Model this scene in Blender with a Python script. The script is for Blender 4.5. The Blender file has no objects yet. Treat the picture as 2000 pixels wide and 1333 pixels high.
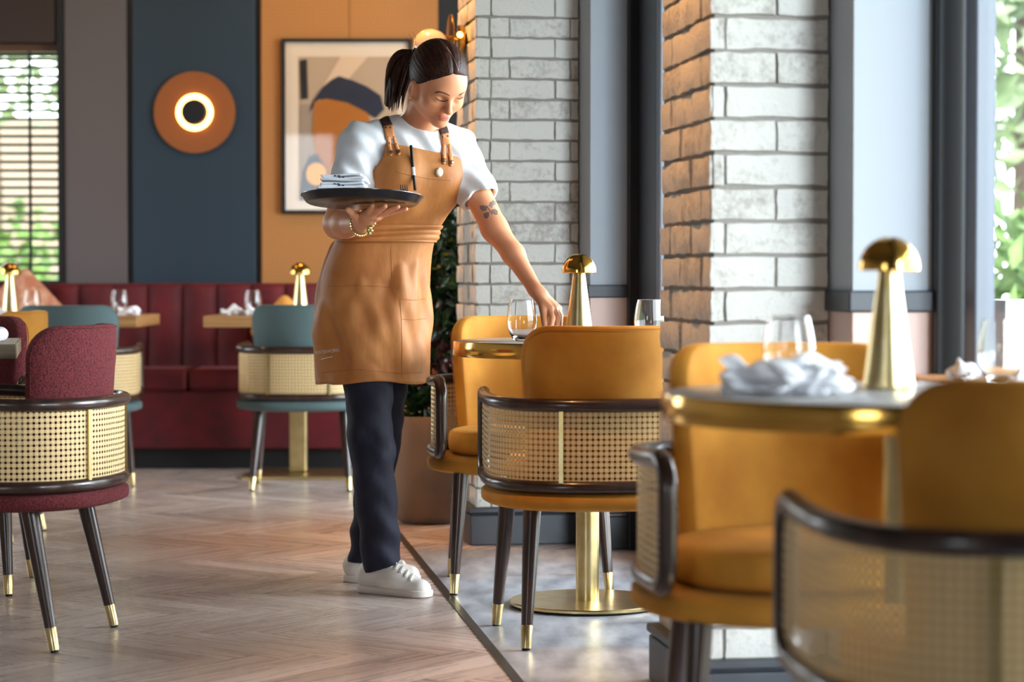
import bpy, bmesh, math, random
import numpy as np
from mathutils import Vector, Matrix
from mathutils.bvhtree import BVHTree

SC = bpy.context.scene
COL = SC.collection
random.seed(7)
RNG = np.random.RandomState(11)
PI = math.pi
R = math.radians

# ------------------------------------------------------------------ camera
CAMZ, FPX, HORIZON = 0.935, 4500.0, 540.0
PITCH = math.atan((666.5 - HORIZON) / FPX)
cam_data = bpy.data.cameras.new('camera')
cam_data.sensor_width = 36.0
cam_data.lens = 36.0 * FPX / 2000.0
cam_data.clip_end = 200
cam_data.dof.use_dof = True
cam_data.dof.focus_distance = 6.4
cam_data.dof.aperture_fstop = 3.2
cam = bpy.data.objects.new('camera', cam_data)
COL.objects.link(cam)
cam.location = (0, 0, CAMZ)
cam.rotation_euler = (PI / 2 - PITCH, 0, 0)
SC.camera = cam

# ------------------------------------------------------------------ view + world
SC.view_settings.view_transform = 'Standard'
SC.view_settings.look = 'None'
SC.view_settings.exposure = 0.70
SC.view_settings.gamma = 1.0
SC.view_settings.use_curve_mapping = False
try:
    SC.cycles.use_denoising = True
    SC.cycles.max_bounces = 8
    SC.cycles.transparent_max_bounces = 24
    SC.cycles.caustics_reflective = False
    SC.cycles.caustics_refractive = False
    SC.cycles.sample_clamp_indirect = 6.0
except Exception:
    pass
world = bpy.data.worlds.new('overcast_sky')
SC.world = world
world.use_nodes = True
wn = world.node_tree
bg = wn.nodes['Background']
bg.inputs['Color'].default_value = (0.86, 0.95, 1.0, 1)
bg.inputs['Strength'].default_value = 5.4

def area(name, loc, target, sx, sy, power, color, portal=False, spread=None):
    d = bpy.data.lights.new(name, 'AREA')
    d.shape = 'RECTANGLE'; d.size = sx; d.size_y = sy
    d.energy = power; d.color = color
    if spread: d.spread = spread
    o = bpy.data.objects.new(name, d); COL.objects.link(o)
    o.location = loc
    v = Vector(target) - Vector(loc)
    o.rotation_euler = v.to_track_quat('-Z', 'Y').to_euler()
    if portal: d.cycles.is_portal = True
    return o

# the window side runs at a small angle to the line of sight
UX, UY = -0.145, 0.9894          # along the window wall, away from the camera
VX, VY = 0.9894, 0.145           # across it, towards outdoors
L0 = (0.90, 4.66)                # a point of the window plane
def L(s, v=0.0, z=0.0): return Vector((L0[0] + UX * s + VX * v, L0[1] + UY * s + VY * v, z))
WIN = [(-2.55, 0.50), (0.80, 2.95), (4.1, 7.0)]          # openings along the window wall
SILL, HEAD = 0.06, 2.62
for a, b in WIN:
    c = L((a + b) / 2, 0.06, (SILL + HEAD) / 2)
    area('window_portal', c, c - Vector((VX, VY, 0)), b - a, HEAD - SILL, 1, (1, 1, 1), True)
area('window_portal', (-3.15, 11.95, 1.5), (-3.15, 10, 1.5), 1.7, 1.2, 1, (1, 1, 1), True)
area('window_portal', (-2.75, -3.1, 1.6), (-2.75, 0, 1.6), 1.5, 1.9, 1, (1, 1, 1), True)
area('window_portal', (-4.7, 9.9, 1.6), (-3, 9.9, 1.6), 1.8, 1.7, 1, (1, 1, 1), True)

# unseen area lamps added outside to strengthen the light through the window wall
c = L(-8.6, 2.5, 2.3); area('daylight_boost', c, L(0.4, -0.5, 1.2), 2.4, 3.4, 950, (0.74, 0.89, 1.0))

c = L(0.3, 3.0, 5.2); area('daylight_boost', c, L(0.3, -1.2, 0.3), 6.5, 2.6, 1600, (0.80, 0.91, 1.0))  # added lamp high outside, unseen, for brighter tables and stone floor

c = L(1.9, 3.6, 1.9); area('daylight_boost', c, L(1.9, -1.5, 0.9), 2.0, 2.2, 220, (0.82, 0.92, 1.0))  # added low lamp outside the middle window, unseen, brightens the woman's side

# warm ceiling downlights
WARM = (1.0, 0.60, 0.27)
for (x, y, p) in [(-0.85, 10.9, 6), (-2.2, 10.4, 4), (-2.4, 7.4, 1.5)]:
    area('ceiling_downlight', (x, y, 2.86), (x, y, 0), 0.14, 0.14, p, WARM)

# lamps without fixtures, added to warm the left faces of the brick pillars
for (x, y, tx, p) in [(-0.05, 5.05, 0.40, 3.6), (-0.55, 8.22, -0.15, 4)]:
    area('added_pillar_wash', (x, y, 2.86), (tx, y, 0.9), 0.12, 0.12, p, (1.0, 0.45, 0.13), spread=R(60))

# ------------------------------------------------------------------ helpers
def lin(r, g, b):
    f = lambda c: (c / 255.0 / 12.92) if c / 255.0 <= 0.04045 else ((c / 255.0 + 0.055) / 1.055) ** 2.4
    return (f(r), f(g), f(b), 1.0)

def px(x, y, D):
    """the point at depth D seen at photograph position x, y"""
    dx = (x - 1000.0) / FPX; dy = (666.5 - y) / FPX
    cp, sp = math.cos(PITCH), math.sin(PITCH)
    d = Vector((dx, cp + dy * sp, -sp + dy * cp))
    t = D / d.y
    return Vector((d.x * t, D, CAMZ + d.z * t))

def ray(x, y):
    return (px(x, y, 1.0) - Vector((0, 0, CAMZ))).normalized()

def to_px(p):
    cp, sp = math.cos(PITCH), math.sin(PITCH)
    z = p[2] - CAMZ
    f = p[1] * cp - z * sp; u = p[1] * sp + z * cp
    return 1000 + FPX * p[0] / f, 666.5 - FPX * u / f

class MB:
    """collects shapes into one mesh"""
    def __init__(s): s.v = []; s.f = []; s.uv = []
    def add(s, v, f, uv=None):
        n = len(s.v); s.v += [tuple(p) for p in v]; s.f += [tuple(i + n for i in q) for q in f]
        s.uv += list(uv) if uv is not None else [(0, 0)] * len(v)
        return s
    def grid(s, P, cu=False, cv=False, uv=None, flip=False):
        nu, nv = len(P), len(P[0])
        v = [p for row in P for p in row]; f = []
        for i in range(nu if cu else nu - 1):
            for j in range(nv if cv else nv - 1):
                a = i * nv + j; b = ((i + 1) % nu) * nv + j
                c = ((i + 1) % nu) * nv + (j + 1) % nv; d = i * nv + (j + 1) % nv
                f.append((a, d, c, b) if flip else (a, b, c, d))
        return s.add(v, f, [q for row in uv for q in row] if uv else None)
    def tube(s, path, rad, n=10, closed=False, cap=True, flat=None):
        path = [Vector(p) for p in path]; m = len(path)
        if not hasattr(rad, '__len__'): rad = [rad] * m
        tang = []
        for i in range(m):
            a = path[(i - 1) % m] if (closed or i > 0) else path[i]
            b = path[(i + 1) % m] if (closed or i < m - 1) else path[i]
            tang.append((b - a).normalized())
        ref = Vector((0, 0, 1)) if abs(tang[0].z) < 0.9 else Vector((1, 0, 0))
        nrm = (ref - tang[0] * ref.dot(tang[0])).normalized()
        rows = []
        for i in range(m):
            t = tang[i]; nrm = (nrm - t * nrm.dot(t)).normalized(); bi = t.cross(nrm)
            row = []
            for k in range(n):
                a = 2 * PI * k / n
                row.append(path[i] + nrm * (math.cos(a) * rad[i] * (flat or 1)) + bi * (math.sin(a) * rad[i]))
            rows.append(row)
        base = len(s.v)
        s.grid(rows, cu=closed, cv=True)
        if not closed and cap:
            s.f.append(tuple(base + k for k in range(n)))
            s.f.append(tuple(base + (m - 1) * n + k for k in reversed(range(n))))
        return s
    def lathe(s, prof, n=40, c=(0, 0, 0), ax=None):
        rows = []
        for r, z in prof:
            rows.append([Vector((c[0] + r * math.cos(2 * PI * k / n), c[1] + r * math.sin(2 * PI * k / n), c[2] + z)) for k in range(n)])
        if ax is not None:
            rows = [[ax @ p for p in row] for row in rows]
        return s.grid(rows, cv=True, flip=True)
    def box(s, lo, hi, M=None):
        x0, y0, z0 = lo; x1, y1, z1 = hi
        v = [Vector(p) for p in [(x0, y0, z0), (x1, y0, z0), (x1, y1, z0), (x0, y1, z0), (x0, y0, z1), (x1, y0, z1), (x1, y1, z1), (x0, y1, z1)]]
        if M is not None: v = [M @ p for p in v]
        return s.add(v, [(0, 3, 2, 1), (4, 5, 6, 7), (0, 1, 5, 4), (1, 2, 6, 5), (2, 3, 7, 6), (3, 0, 4, 7)])
    def pillow(s, outline, fmap, T, p=5.0, rings=8, pb=None):
        """a padded shape: a closed 2D outline, thickness T, rounded edges, bent by fmap(u, v, n)"""
        n = len(outline); cx = sum(q[0] for q in outline) / n; cy = sum(q[1] for q in outline) / n
        rows = []
        rr = [math.sin(PI / 2 * i / rings) for i in range(rings + 1)][1:]
        rr = [0.02, 0.35, 0.6, 0.78] + [1 - (1 - q) * 0.16 for q in [0, 0.3, 0.55, 0.75, 0.9, 0.97, 1.0]]
        for sgn, seq in ((1, rr), (-1, rr[-2::-1])):
            for q in seq:
                h = sgn * 0.5 * T * max(0.0, 1 - q ** p) ** (1 / p if pb is None else pb)
                rows.append([fmap(cx + (a - cx) * q, cy + (b - cy) * q, h) for a, b in outline])
        base = len(s.v)
        s.grid(rows, cv=True)
        s.f.append(tuple(base + k for k in reversed(range(n))))
        m = len(rows) - 1
        s.f.append(tuple(base + m * n + k for k in range(n)))
        return s
    def build(s, name, mat=None, parent=None, smooth=True, bevel=0, uvs=False, angle=None, solid=0, sub=0):
        me = bpy.data.meshes.new(name)
        me.from_pydata(s.v, [], s.f)
        if uvs:
            ul = me.uv_layers.new(name='UVMap')
            idx = np.empty(len(me.loops), dtype=np.int32); me.loops.foreach_get('vertex_index', idx)
            ul.data.foreach_set('uv', np.array(s.uv, dtype=np.float32)[idx].ravel())
        me.update()
        bm = bmesh.new(); bm.from_mesh(me); bmesh.ops.recalc_face_normals(bm, faces=bm.faces); bm.to_mesh(me); bm.free()
        o = bpy.data.objects.new(name, me); COL.objects.link(o)
        if mat is not None: me.materials.append(mat)
        if smooth:
            me.polygons.foreach_set('use_smooth', [True] * len(me.polygons))
            me.set_sharp_from_angle(angle=R(angle if angle else 40))
        if solid:
            md = o.modifiers.new('thickness', 'SOLIDIFY'); md.thickness = solid; md.offset = 1
        if bevel:
            md = o.modifiers.new('bevel', 'BEVEL'); md.width = bevel; md.segments = 2; md.limit_method = 'ANGLE'
        if sub:
            md = o.modifiers.new('sub', 'SUBSURF'); md.levels = sub; md.render_levels = sub
        if parent is not None: o.parent = parent
        return o

def tag(o, label=None, cat=None, group=None, kind=None):
    if label: o['label'] = label
    if cat: o['category'] = cat
    if group: o['group'] = group
    if kind: o['kind'] = kind
    return o

def empty(name, loc=(0, 0, 0), rz=0.0):
    o = bpy.data.objects.new(name, None); COL.objects.link(o)
    o.empty_display_size = 0.05; o.location = loc; o.rotation_euler = (0, 0, rz)
    return o

def copy_tree(o, parent=None):
    c = o.copy(); COL.objects.link(c); c.parent = parent
    for ch in [q for q in o.children]: copy_tree(ch, c)
    return c

# ------------------------------------------------------------------ materials
def mat(name, col, rough=0.5, metal=0.0, sheen=0.0, bump=None, var=None, coat=0.0, spec=None, emit=None, trans=0.0, ior=1.45, aniso=None, sss=0.0):
    """bump=(scale, strength, dist, stretch); var=(colour, scale, lo, hi, stretch)"""
    m = bpy.data.materials.new(name); m.use_nodes = True
    nt = m.node_tree; b = nt.nodes['Principled BSDF']
    b.inputs['Base Color'].default_value = col
    b.inputs['Roughness'].default_value = rough
    b.inputs['Metallic'].default_value = metal
    if sheen:
        b.inputs['Sheen Weight'].default_value = sheen; b.inputs['Sheen Roughness'].default_value = 0.35
        b.inputs['Sheen Tint'].default_value = tuple(min(1, c * 1.6 + 0.1) for c in col[:3]) + (1,)
    if coat: b.inputs['Coat Weight'].default_value = coat; b.inputs['Coat Roughness'].default_value = 0.15
    if spec is not None: b.inputs['Specular IOR Level'].default_value = spec
    if trans: b.inputs['Transmission Weight'].default_value = trans
    b.inputs['IOR'].default_value = ior
    if sss:
        b.inputs['Subsurface Weight'].default_value = sss
        b.inputs['Subsurface Radius'].default_value = (0.012, 0.005, 0.003)
        b.inputs['Subsurface Scale'].default_value = 1.0
    if emit: b.inputs['Emission Color'].default_value = emit[0]; b.inputs['Emission Strength'].default_value = emit[1]
    tc = None
    def noise(scale, stretch, detail=4):
        nonlocal tc
        if tc is None: tc = nt.nodes.new('ShaderNodeTexCoord')
        src = tc.outputs['Object']
        if stretch:
            mp = nt.nodes.new('ShaderNodeMapping'); mp.inputs['Scale'].default_value = stretch
            nt.links.new(src, mp.inputs['Vector']); src = mp.outputs['Vector']
        n = nt.nodes.new('ShaderNodeTexNoise'); n.inputs['Scale'].default_value = scale; n.inputs['Detail'].default_value = detail
        nt.links.new(src, n.inputs['Vector'])
        return n.outputs['Fac']
    if var:
        f = noise(var[1], var[4] if len(var) > 4 else None)
        rp = nt.nodes.new('ShaderNodeMapRange')
        rp.inputs['From Min'].default_value = var[2]; rp.inputs['From Max'].default_value = var[3]
        nt.links.new(f, rp.inputs['Value'])
        mx = nt.nodes.new('ShaderNodeMix'); mx.data_type = 'RGBA'
        mx.inputs['A'].default_value = col; mx.inputs['B'].default_value = var[0]
        nt.links.new(rp.outputs['Result'], mx.inputs['Factor'])
        nt.links.new(mx.outputs['Result'], b.inputs['Base Color'])
    if bump:
        f = noise(bump[0], bump[3] if len(bump) > 3 else None, 3)
        bn = nt.nodes.new('ShaderNodeBump'); bn.inputs['Strength'].default_value = bump[1]; bn.inputs['Distance'].default_value = bump[2]
        nt.links.new(f, bn.inputs['Height']); nt.links.new(bn.outputs['Normal'], b.inputs['Normal'])
    return m

M = {}
M['yellow'] = mat('ochre_velvet', lin(204, 142, 48), 0.8, sheen=0.35, var=(lin(176, 112, 30), 9, 0.35, 0.75), bump=(700, 0.12, 0.001))
M['burgundy'] = mat('burgundy_boucle', lin(118, 46, 48), 0.95, sheen=0.2, var=(lin(70, 20, 28), 260, 0.42, 0.62), bump=(260, 0.9, 0.004))
M['green'] = mat('teal_wool', lin(86, 106, 108), 0.9, sheen=0.2, bump=(500, 0.3, 0.001))
M['darkwood'] = mat('dark_stained_wood', lin(60, 40, 34), 0.3, coat=0.4, var=(lin(38, 25, 21), 30, 0.4, 0.7, (1, 1, 0.15)))
M['brass'] = mat('brushed_brass', lin(220, 200, 150), 0.28, metal=1.0, var=(lin(206, 180, 120), 20, 0.4, 0.7))
M['brass2'] = mat('polished_brass', lin(224, 174, 88), 0.14, metal=1.0)
M['rubber'] = mat('black_rubber', lin(18, 18, 18), 0.7)
M['black'] = mat('black_paint', lin(22, 22, 25), 0.45)
M['charcoal'] = mat('charcoal_paint', lin(48, 50, 56), 0.45)
M['frame_grey'] = mat('dark_grey_metal', lin(92, 98, 110), 0.4)
M['panel_grey'] = mat('pale_grey_paint', lin(166, 171, 178), 0.6)
M['pink'] = mat('blush_paint', lin(222, 190, 178), 0.6)
M['mauve'] = mat('mauve_grey_paint', lin(90, 81, 81), 0.6)
M['blue'] = mat('deep_blue_paint', lin(35, 50, 63), 0.55)
M['brown'] = mat('dark_brown_paint', lin(52, 36, 33), 0.6)
M['ceil'] = mat('ceiling_paint', lin(112, 104, 98), 0.8)
M['plaster'] = mat('wall_plaster', lin(150, 140, 132), 0.8)
M['red'] = mat('crimson_velvet', lin(98, 10, 20), 0.75, sheen=0.25, var=(lin(66, 5, 12), 6, 0.35, 0.7))
M['tabletop'] = mat('pale_stone', lin(205, 203, 200), 0.22, var=(lin(168, 168, 168), 7, 0.45, 0.75))
M['oak'] = mat('oak_top', lin(196, 150, 98), 0.4, var=(lin(160, 112, 66), 9, 0.35, 0.7, (0.3, 6, 6)))
M['linen'] = mat('white_linen', lin(238, 240, 246), 0.85, bump=(900, 0.2, 0.0006))
M['steel'] = mat('cutlery_steel', lin(190, 190, 192), 0.22, metal=1.0)
M['glass'] = mat('clear_glass', (1, 1, 1, 1), 0.0, trans=1.0, ior=1.45)
M['pot'] = mat('taupe_concrete', lin(142, 120, 102), 0.7, var=(lin(122, 102, 86), 5, 0.4, 0.7), bump=(120, 0.2, 0.002))
M['soil'] = mat('dark_pebbles', lin(52, 50, 52), 0.9, bump=(80, 1.0, 0.01))
M['leaf'] = mat('leaf_green', lin(52, 88, 34), 0.45, var=(lin(20, 42, 20), 14, 0.35, 0.65))
M['leaf_red'] = mat('leaf_bronze', lin(96, 40, 38), 0.45)
M['bark'] = mat('bark', lin(84, 66, 52), 0.9)
M['garden_leaf'] = mat('garden_leaf', lin(112, 142, 66), 0.6, var=(lin(66, 96, 40), 3, 0.4, 0.65))
M['pale_leaf'] = mat('pale_garden_leaf', lin(150, 166, 126), 0.6, var=(lin(100, 120, 84), 3, 0.4, 0.65))
M['lawn'] = mat('lawn', lin(120, 134, 84), 0.9, var=(lin(150, 140, 120), 2, 0.45, 0.6))
M['opal'] = mat('opal_glass', lin(205, 182, 158), 0.12, coat=0.5)
M['copper'] = mat('copper_dish', lin(140, 78, 34), 0.6, metal=0.0)
M['glow'] = mat('led_ring', lin(255, 200, 120), 0.5, emit=((1.0, 0.55, 0.14, 1), 5.5))
M['bulb'] = mat('warm_bulb', lin(255, 200, 120), 0.5, emit=((1.0, 0.48, 0.08, 1), 7.0))
M['blindslat'] = mat('dark_blind', lin(34, 38, 38), 0.5)
M['cushion'] = mat('tan_cushion', lin(206, 158, 128), 0.85, var=(lin(178, 110, 84), 18, 0.4, 0.6))
M['cushion2'] = mat('ochre_cushion', lin(214, 150, 70), 0.85)

def pane_mat():
    m = bpy.data.materials.new('window_pane'); m.use_nodes = True
    nt = m.node_tree; nt.nodes.remove(nt.nodes['Principled BSDF']); out = nt.nodes['Material Output']
    tr = nt.nodes.new('ShaderNodeBsdfTransparent'); gl = nt.nodes.new('ShaderNodeBsdfGlossy'); gl.inputs['Roughness'].default_value = 0.02
    lw = nt.nodes.new('ShaderNodeLayerWeight'); fr = nt.nodes.new('ShaderNodeMapRange')
    pw = nt.nodes.new('ShaderNodeMath'); pw.operation = 'POWER'; pw.inputs[1].default_value = 5.0
    nt.links.new(lw.outputs['Facing'], pw.inputs[0]); nt.links.new(pw.outputs[0], fr.inputs['Value'])
    fr.inputs['To Min'].default_value = 0.025; fr.inputs['To Max'].default_value = 0.45
    mx = nt.nodes.new('ShaderNodeMixShader')
    nt.links.new(fr.outputs[0], mx.inputs[0]); nt.links.new(tr.outputs[0], mx.inputs[1]); nt.links.new(gl.outputs[0], mx.inputs[2])
    nt.links.new(mx.outputs[0], out.inputs[0]); return m
M['pane'] = pane_mat()

def node(nt, kind, **kw):
    n = nt.nodes.new(kind)
    for k, v in kw.items(): setattr(n, k, v)
    return n
def mth(nt, op, a, b=None, c=None):
    n = nt.nodes.new('ShaderNodeMath'); n.operation = op
    for i, q in enumerate((a, b, c)):
        if q is None: continue
        if isinstance(q, (int, float)): n.inputs[i].default_value = q
        else: nt.links.new(q, n.inputs[i])
    return n.outputs[0]

def cane_mat():
    """woven cane: round openings on a square grid, strands crossing between them (uv in cells)"""
    m = mat('woven_cane', lin(224, 188, 128), 0.55); nt = m.node_tree; b = nt.nodes['Principled BSDF']
    uv = node(nt, 'ShaderNodeUVMap'); sp = node(nt, 'ShaderNodeSeparateXYZ'); nt.links.new(uv.outputs[0], sp.inputs[0])
    u, v = sp.outputs[0], sp.outputs[1]
    fu = mth(nt, 'SUBTRACT', mth(nt, 'FRACT', u), 0.5); fv = mth(nt, 'SUBTRACT', mth(nt, 'FRACT', v), 0.5)
    d = mth(nt, 'SQRT', mth(nt, 'ADD', mth(nt, 'MULTIPLY', fu, fu), mth(nt, 'MULTIPLY', fv, fv)))
    hole = mth(nt, 'LESS_THAN', d, 0.264)
    a1 = mth(nt, 'ABSOLUTE', mth(nt, 'SUBTRACT', mth(nt, 'FRACT', mth(nt, 'ADD', u, v)), 0.5))
    a2 = mth(nt, 'ABSOLUTE', mth(nt, 'SUBTRACT', mth(nt, 'FRACT', mth(nt, 'SUBTRACT', u, v)), 0.5))
    ln = mth(nt, 'LESS_THAN', mth(nt, 'MINIMUM', a1, a2), 0.07)
    su = mth(nt, 'LESS_THAN', mth(nt, 'MINIMUM', mth(nt, 'SUBTRACT', 0.5, mth(nt, 'ABSOLUTE', fu)), mth(nt, 'SUBTRACT', 0.5, mth(nt, 'ABSOLUTE', fv))), 0.035)
    far = mth(nt, 'GREATER_THAN', d, 0.38)
    f = mth(nt, 'MULTIPLY', ln, far)
    mx = node(nt, 'ShaderNodeMix', data_type='RGBA'); mx.inputs['A'].default_value = lin(242, 214, 160); mx.inputs['B'].default_value = lin(190, 146, 88)
    nt.links.new(f, mx.inputs['Factor']); nt.links.new(mx.outputs['Result'], b.inputs['Base Color'])
    nt.links.new(mth(nt, 'SUBTRACT', 1.0, hole), b.inputs['Alpha'])
    bn = node(nt, 'ShaderNodeBump'); bn.inputs['Strength'].default_value = 0.5; bn.inputs['Distance'].default_value = 0.002
    nt.links.new(mth(nt, 'SUBTRACT', 1.0, f), bn.inputs['Height']); nt.links.new(bn.outputs[0], b.inputs['Normal'])
    return m
M['cane'] = cane_mat()

def plank_mat():
    m = mat('oak_parquet', lin(176, 134, 108), 0.3); nt = m.node_tree; b = nt.nodes['Principled BSDF']
    at = node(nt, 'ShaderNodeAttribute', attribute_name='shade')
    uv = node(nt, 'ShaderNodeUVMap'); mp = node(nt, 'ShaderNodeMapping'); mp.inputs['Scale'].default_value = (1.4, 22, 1)
    nt.links.new(uv.outputs[0], mp.inputs[0])
    n = node(nt, 'ShaderNodeTexNoise'); n.inputs['Scale'].default_value = 2.0; n.inputs['Detail'].default_value = 6; n.inputs['Distortion'].default_value = 0.6
    nt.links.new(mp.outputs[0], n.inputs['Vector'])
    mp2 = node(nt, 'ShaderNodeMapping'); mp2.inputs['Scale'].default_value = (4, 130, 1); nt.links.new(uv.outputs[0], mp2.inputs[0])
    n2 = node(nt, 'ShaderNodeTexNoise'); n2.inputs['Scale'].default_value = 2.0; n2.inputs['Detail'].default_value = 3; nt.links.new(mp2.outputs[0], n2.inputs['Vector'])
    cr = node(nt, 'ShaderNodeValToRGB')
    for p, c in ((0.0, lin(140, 117, 108)), (1.0, lin(238, 222, 213))):
        e = cr.color_ramp.elements[0 if p == 0 else 1]; e.position = p; e.color = c
    f = mth(nt, 'ADD', mth(nt, 'MULTIPLY', at.outputs['Fac'], 0.55), mth(nt, 'MULTIPLY', n.outputs['Fac'], 0.5))
    f = mth(nt, 'ADD', f, mth(nt, 'MULTIPLY', mth(nt, 'SUBTRACT', n2.outputs['Fac'], 0.5), 0.20))
    nt.links.new(f, cr.inputs[0]); nt.links.new(cr.outputs[0], b.inputs['Base Color'])
    nt.links.new(mth(nt, 'ADD', 0.20, mth(nt, 'MULTIPLY', n.outputs['Fac'], 0.16)), b.inputs['Roughness']); b.inputs['Specular IOR Level'].default_value = 0.65
    bn = node(nt, 'ShaderNodeBump'); bn.inputs['Strength'].default_value = 0.12; bn.inputs['Distance'].default_value = 0.001
    nt.links.new(n2.outputs['Fac'], bn.inputs['Height']); nt.links.new(bn.outputs[0], b.inputs['Normal'])
    return m
M['plank'] = plank_mat()
M['joint'] = mat('floor_joint', lin(84, 62, 50), 0.8)
M['stone'] = mat('grey_stone_tile', lin(182, 185, 193), 0.32, var=(lin(112, 116, 127), 16, 0.35, 0.72, (1, 0.3, 1)), bump=(60, 0.15, 0.002))

def brick_mat():
    m = mat('whitewashed_brick', lin(214, 208, 198), 0.85); nt = m.node_tree; b = nt.nodes['Principled BSDF']
    tc = node(nt, 'ShaderNodeTexCoord')
    n1 = node(nt, 'ShaderNodeTexNoise'); n1.inputs['Scale'].default_value = 14; n1.inputs['Detail'].default_value = 8; n1.inputs['Roughness'].default_value = 0.7
    n2 = node(nt, 'ShaderNodeTexNoise'); n2.inputs['Scale'].default_value = 60; n2.inputs['Detail'].default_value = 6; n2.inputs['Roughness'].default_value = 0.75
    for n in (n1, n2): nt.links.new(tc.outputs['Object'], n.inputs['Vector'])
    at = node(nt, 'ShaderNodeAttribute', attribute_name='shade')
    mr = node(nt, 'ShaderNodeMapRange'); mr.inputs['From Min'].default_value = 0.66; mr.inputs['From Max'].default_value = 0.95
    nt.links.new(mth(nt, 'ADD', mth(nt, 'ADD', mth(nt, 'MULTIPLY', n1.outputs['Fac'], 0.55), mth(nt, 'MULTIPLY', n2.outputs['Fac'], 0.55)), mth(nt, 'MULTIPLY', at.outputs['Fac'], 0.18)), mr.inputs['Value'])
    mx = node(nt, 'ShaderNodeMix', data_type='RGBA'); mx.inputs['A'].default_value = lin(226, 222, 214); mx.inputs['B'].default_value = lin(136, 122, 110)
    nt.links.new(mr.outputs[0], mx.inputs['Factor']); nt.links.new(mx.outputs['Result'], b.inputs['Base Color'])
    bn = node(nt, 'ShaderNodeBump'); bn.inputs['Strength'].default_value = 0.9; bn.inputs['Distance'].default_value = 0.006
    nt.links.new(mth(nt, 'ADD', n2.outputs['Fac'], n1.outputs['Fac']), bn.inputs['Height']); nt.links.new(bn.outputs[0], b.inputs['Normal'])
    return m
M['brick'] = brick_mat()
M['mortar'] = mat('grey_mortar', lin(148, 141, 134), 0.95, bump=(90, 0.6, 0.004))

def woven_mat():
    m = mat('tan_woven_wallcovering', lin(198, 138, 78), 0.75); nt = m.node_tree; b = nt.nodes['Principled BSDF']
    tc = node(nt, 'ShaderNodeTexCoord'); sp = node(nt, 'ShaderNodeSeparateXYZ'); nt.links.new(tc.outputs['Object'], sp.inputs[0])
    fx = mth(nt, 'ABSOLUTE', mth(nt, 'SUBTRACT', mth(nt, 'FRACT', mth(nt, 'MULTIPLY', sp.outputs[0], 55)), 0.5))
    fz = mth(nt, 'ABSOLUTE', mth(nt, 'SUBTRACT', mth(nt, 'FRACT', mth(nt, 'MULTIPLY', sp.outputs[2], 55)), 0.5))
    dd = mth(nt, 'LESS_THAN', mth(nt, 'ADD', fx, fz), 0.38)
    mx = node(nt, 'ShaderNodeMix', data_type='RGBA'); mx.inputs['A'].default_value = lin(180, 123, 68); mx.inputs['B'].default_value = lin(136, 84, 40)
    nt.links.new(dd, mx.inputs['Factor']); nt.links.new(mx.outputs['Result'], b.inputs['Base Color'])
    return m
M['woven'] = woven_mat()
# ------------------------------------------------------------------ room shell
def wall_seg(mb, a, b, thick, z0, z1):
    """box standing on the line a-b (2D), thickened to the right of a->b"""
    a = Vector((a[0], a[1], 0)); b = Vector((b[0], b[1], 0)); d = (b - a).normalized(); n = Vector((d.y, -d.x, 0)) * thick
    q = [a, b, b + n, a + n]
    v = [Vector((p.x, p.y, z0)) for p in q] + [Vector((p.x, p.y, z1)) for p in q]
    mb.add(v, [(0, 3, 2, 1), (4, 5, 6, 7), (0, 1, 5, 4), (1, 2, 6, 5), (2, 3, 7, 6), (3, 0, 4, 7)])

CEIL = 2.9
S0, S1 = px(770, 1035, 8.5), px(1010, 1333, 5.305)
sdir = Vector((S0.x - S1.x, S0.y - S1.y, 0)).normalized(); snor = Vector((sdir.y, -sdir.x, 0))
SA = Vector((S1.x, S1.y, 0))

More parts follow.
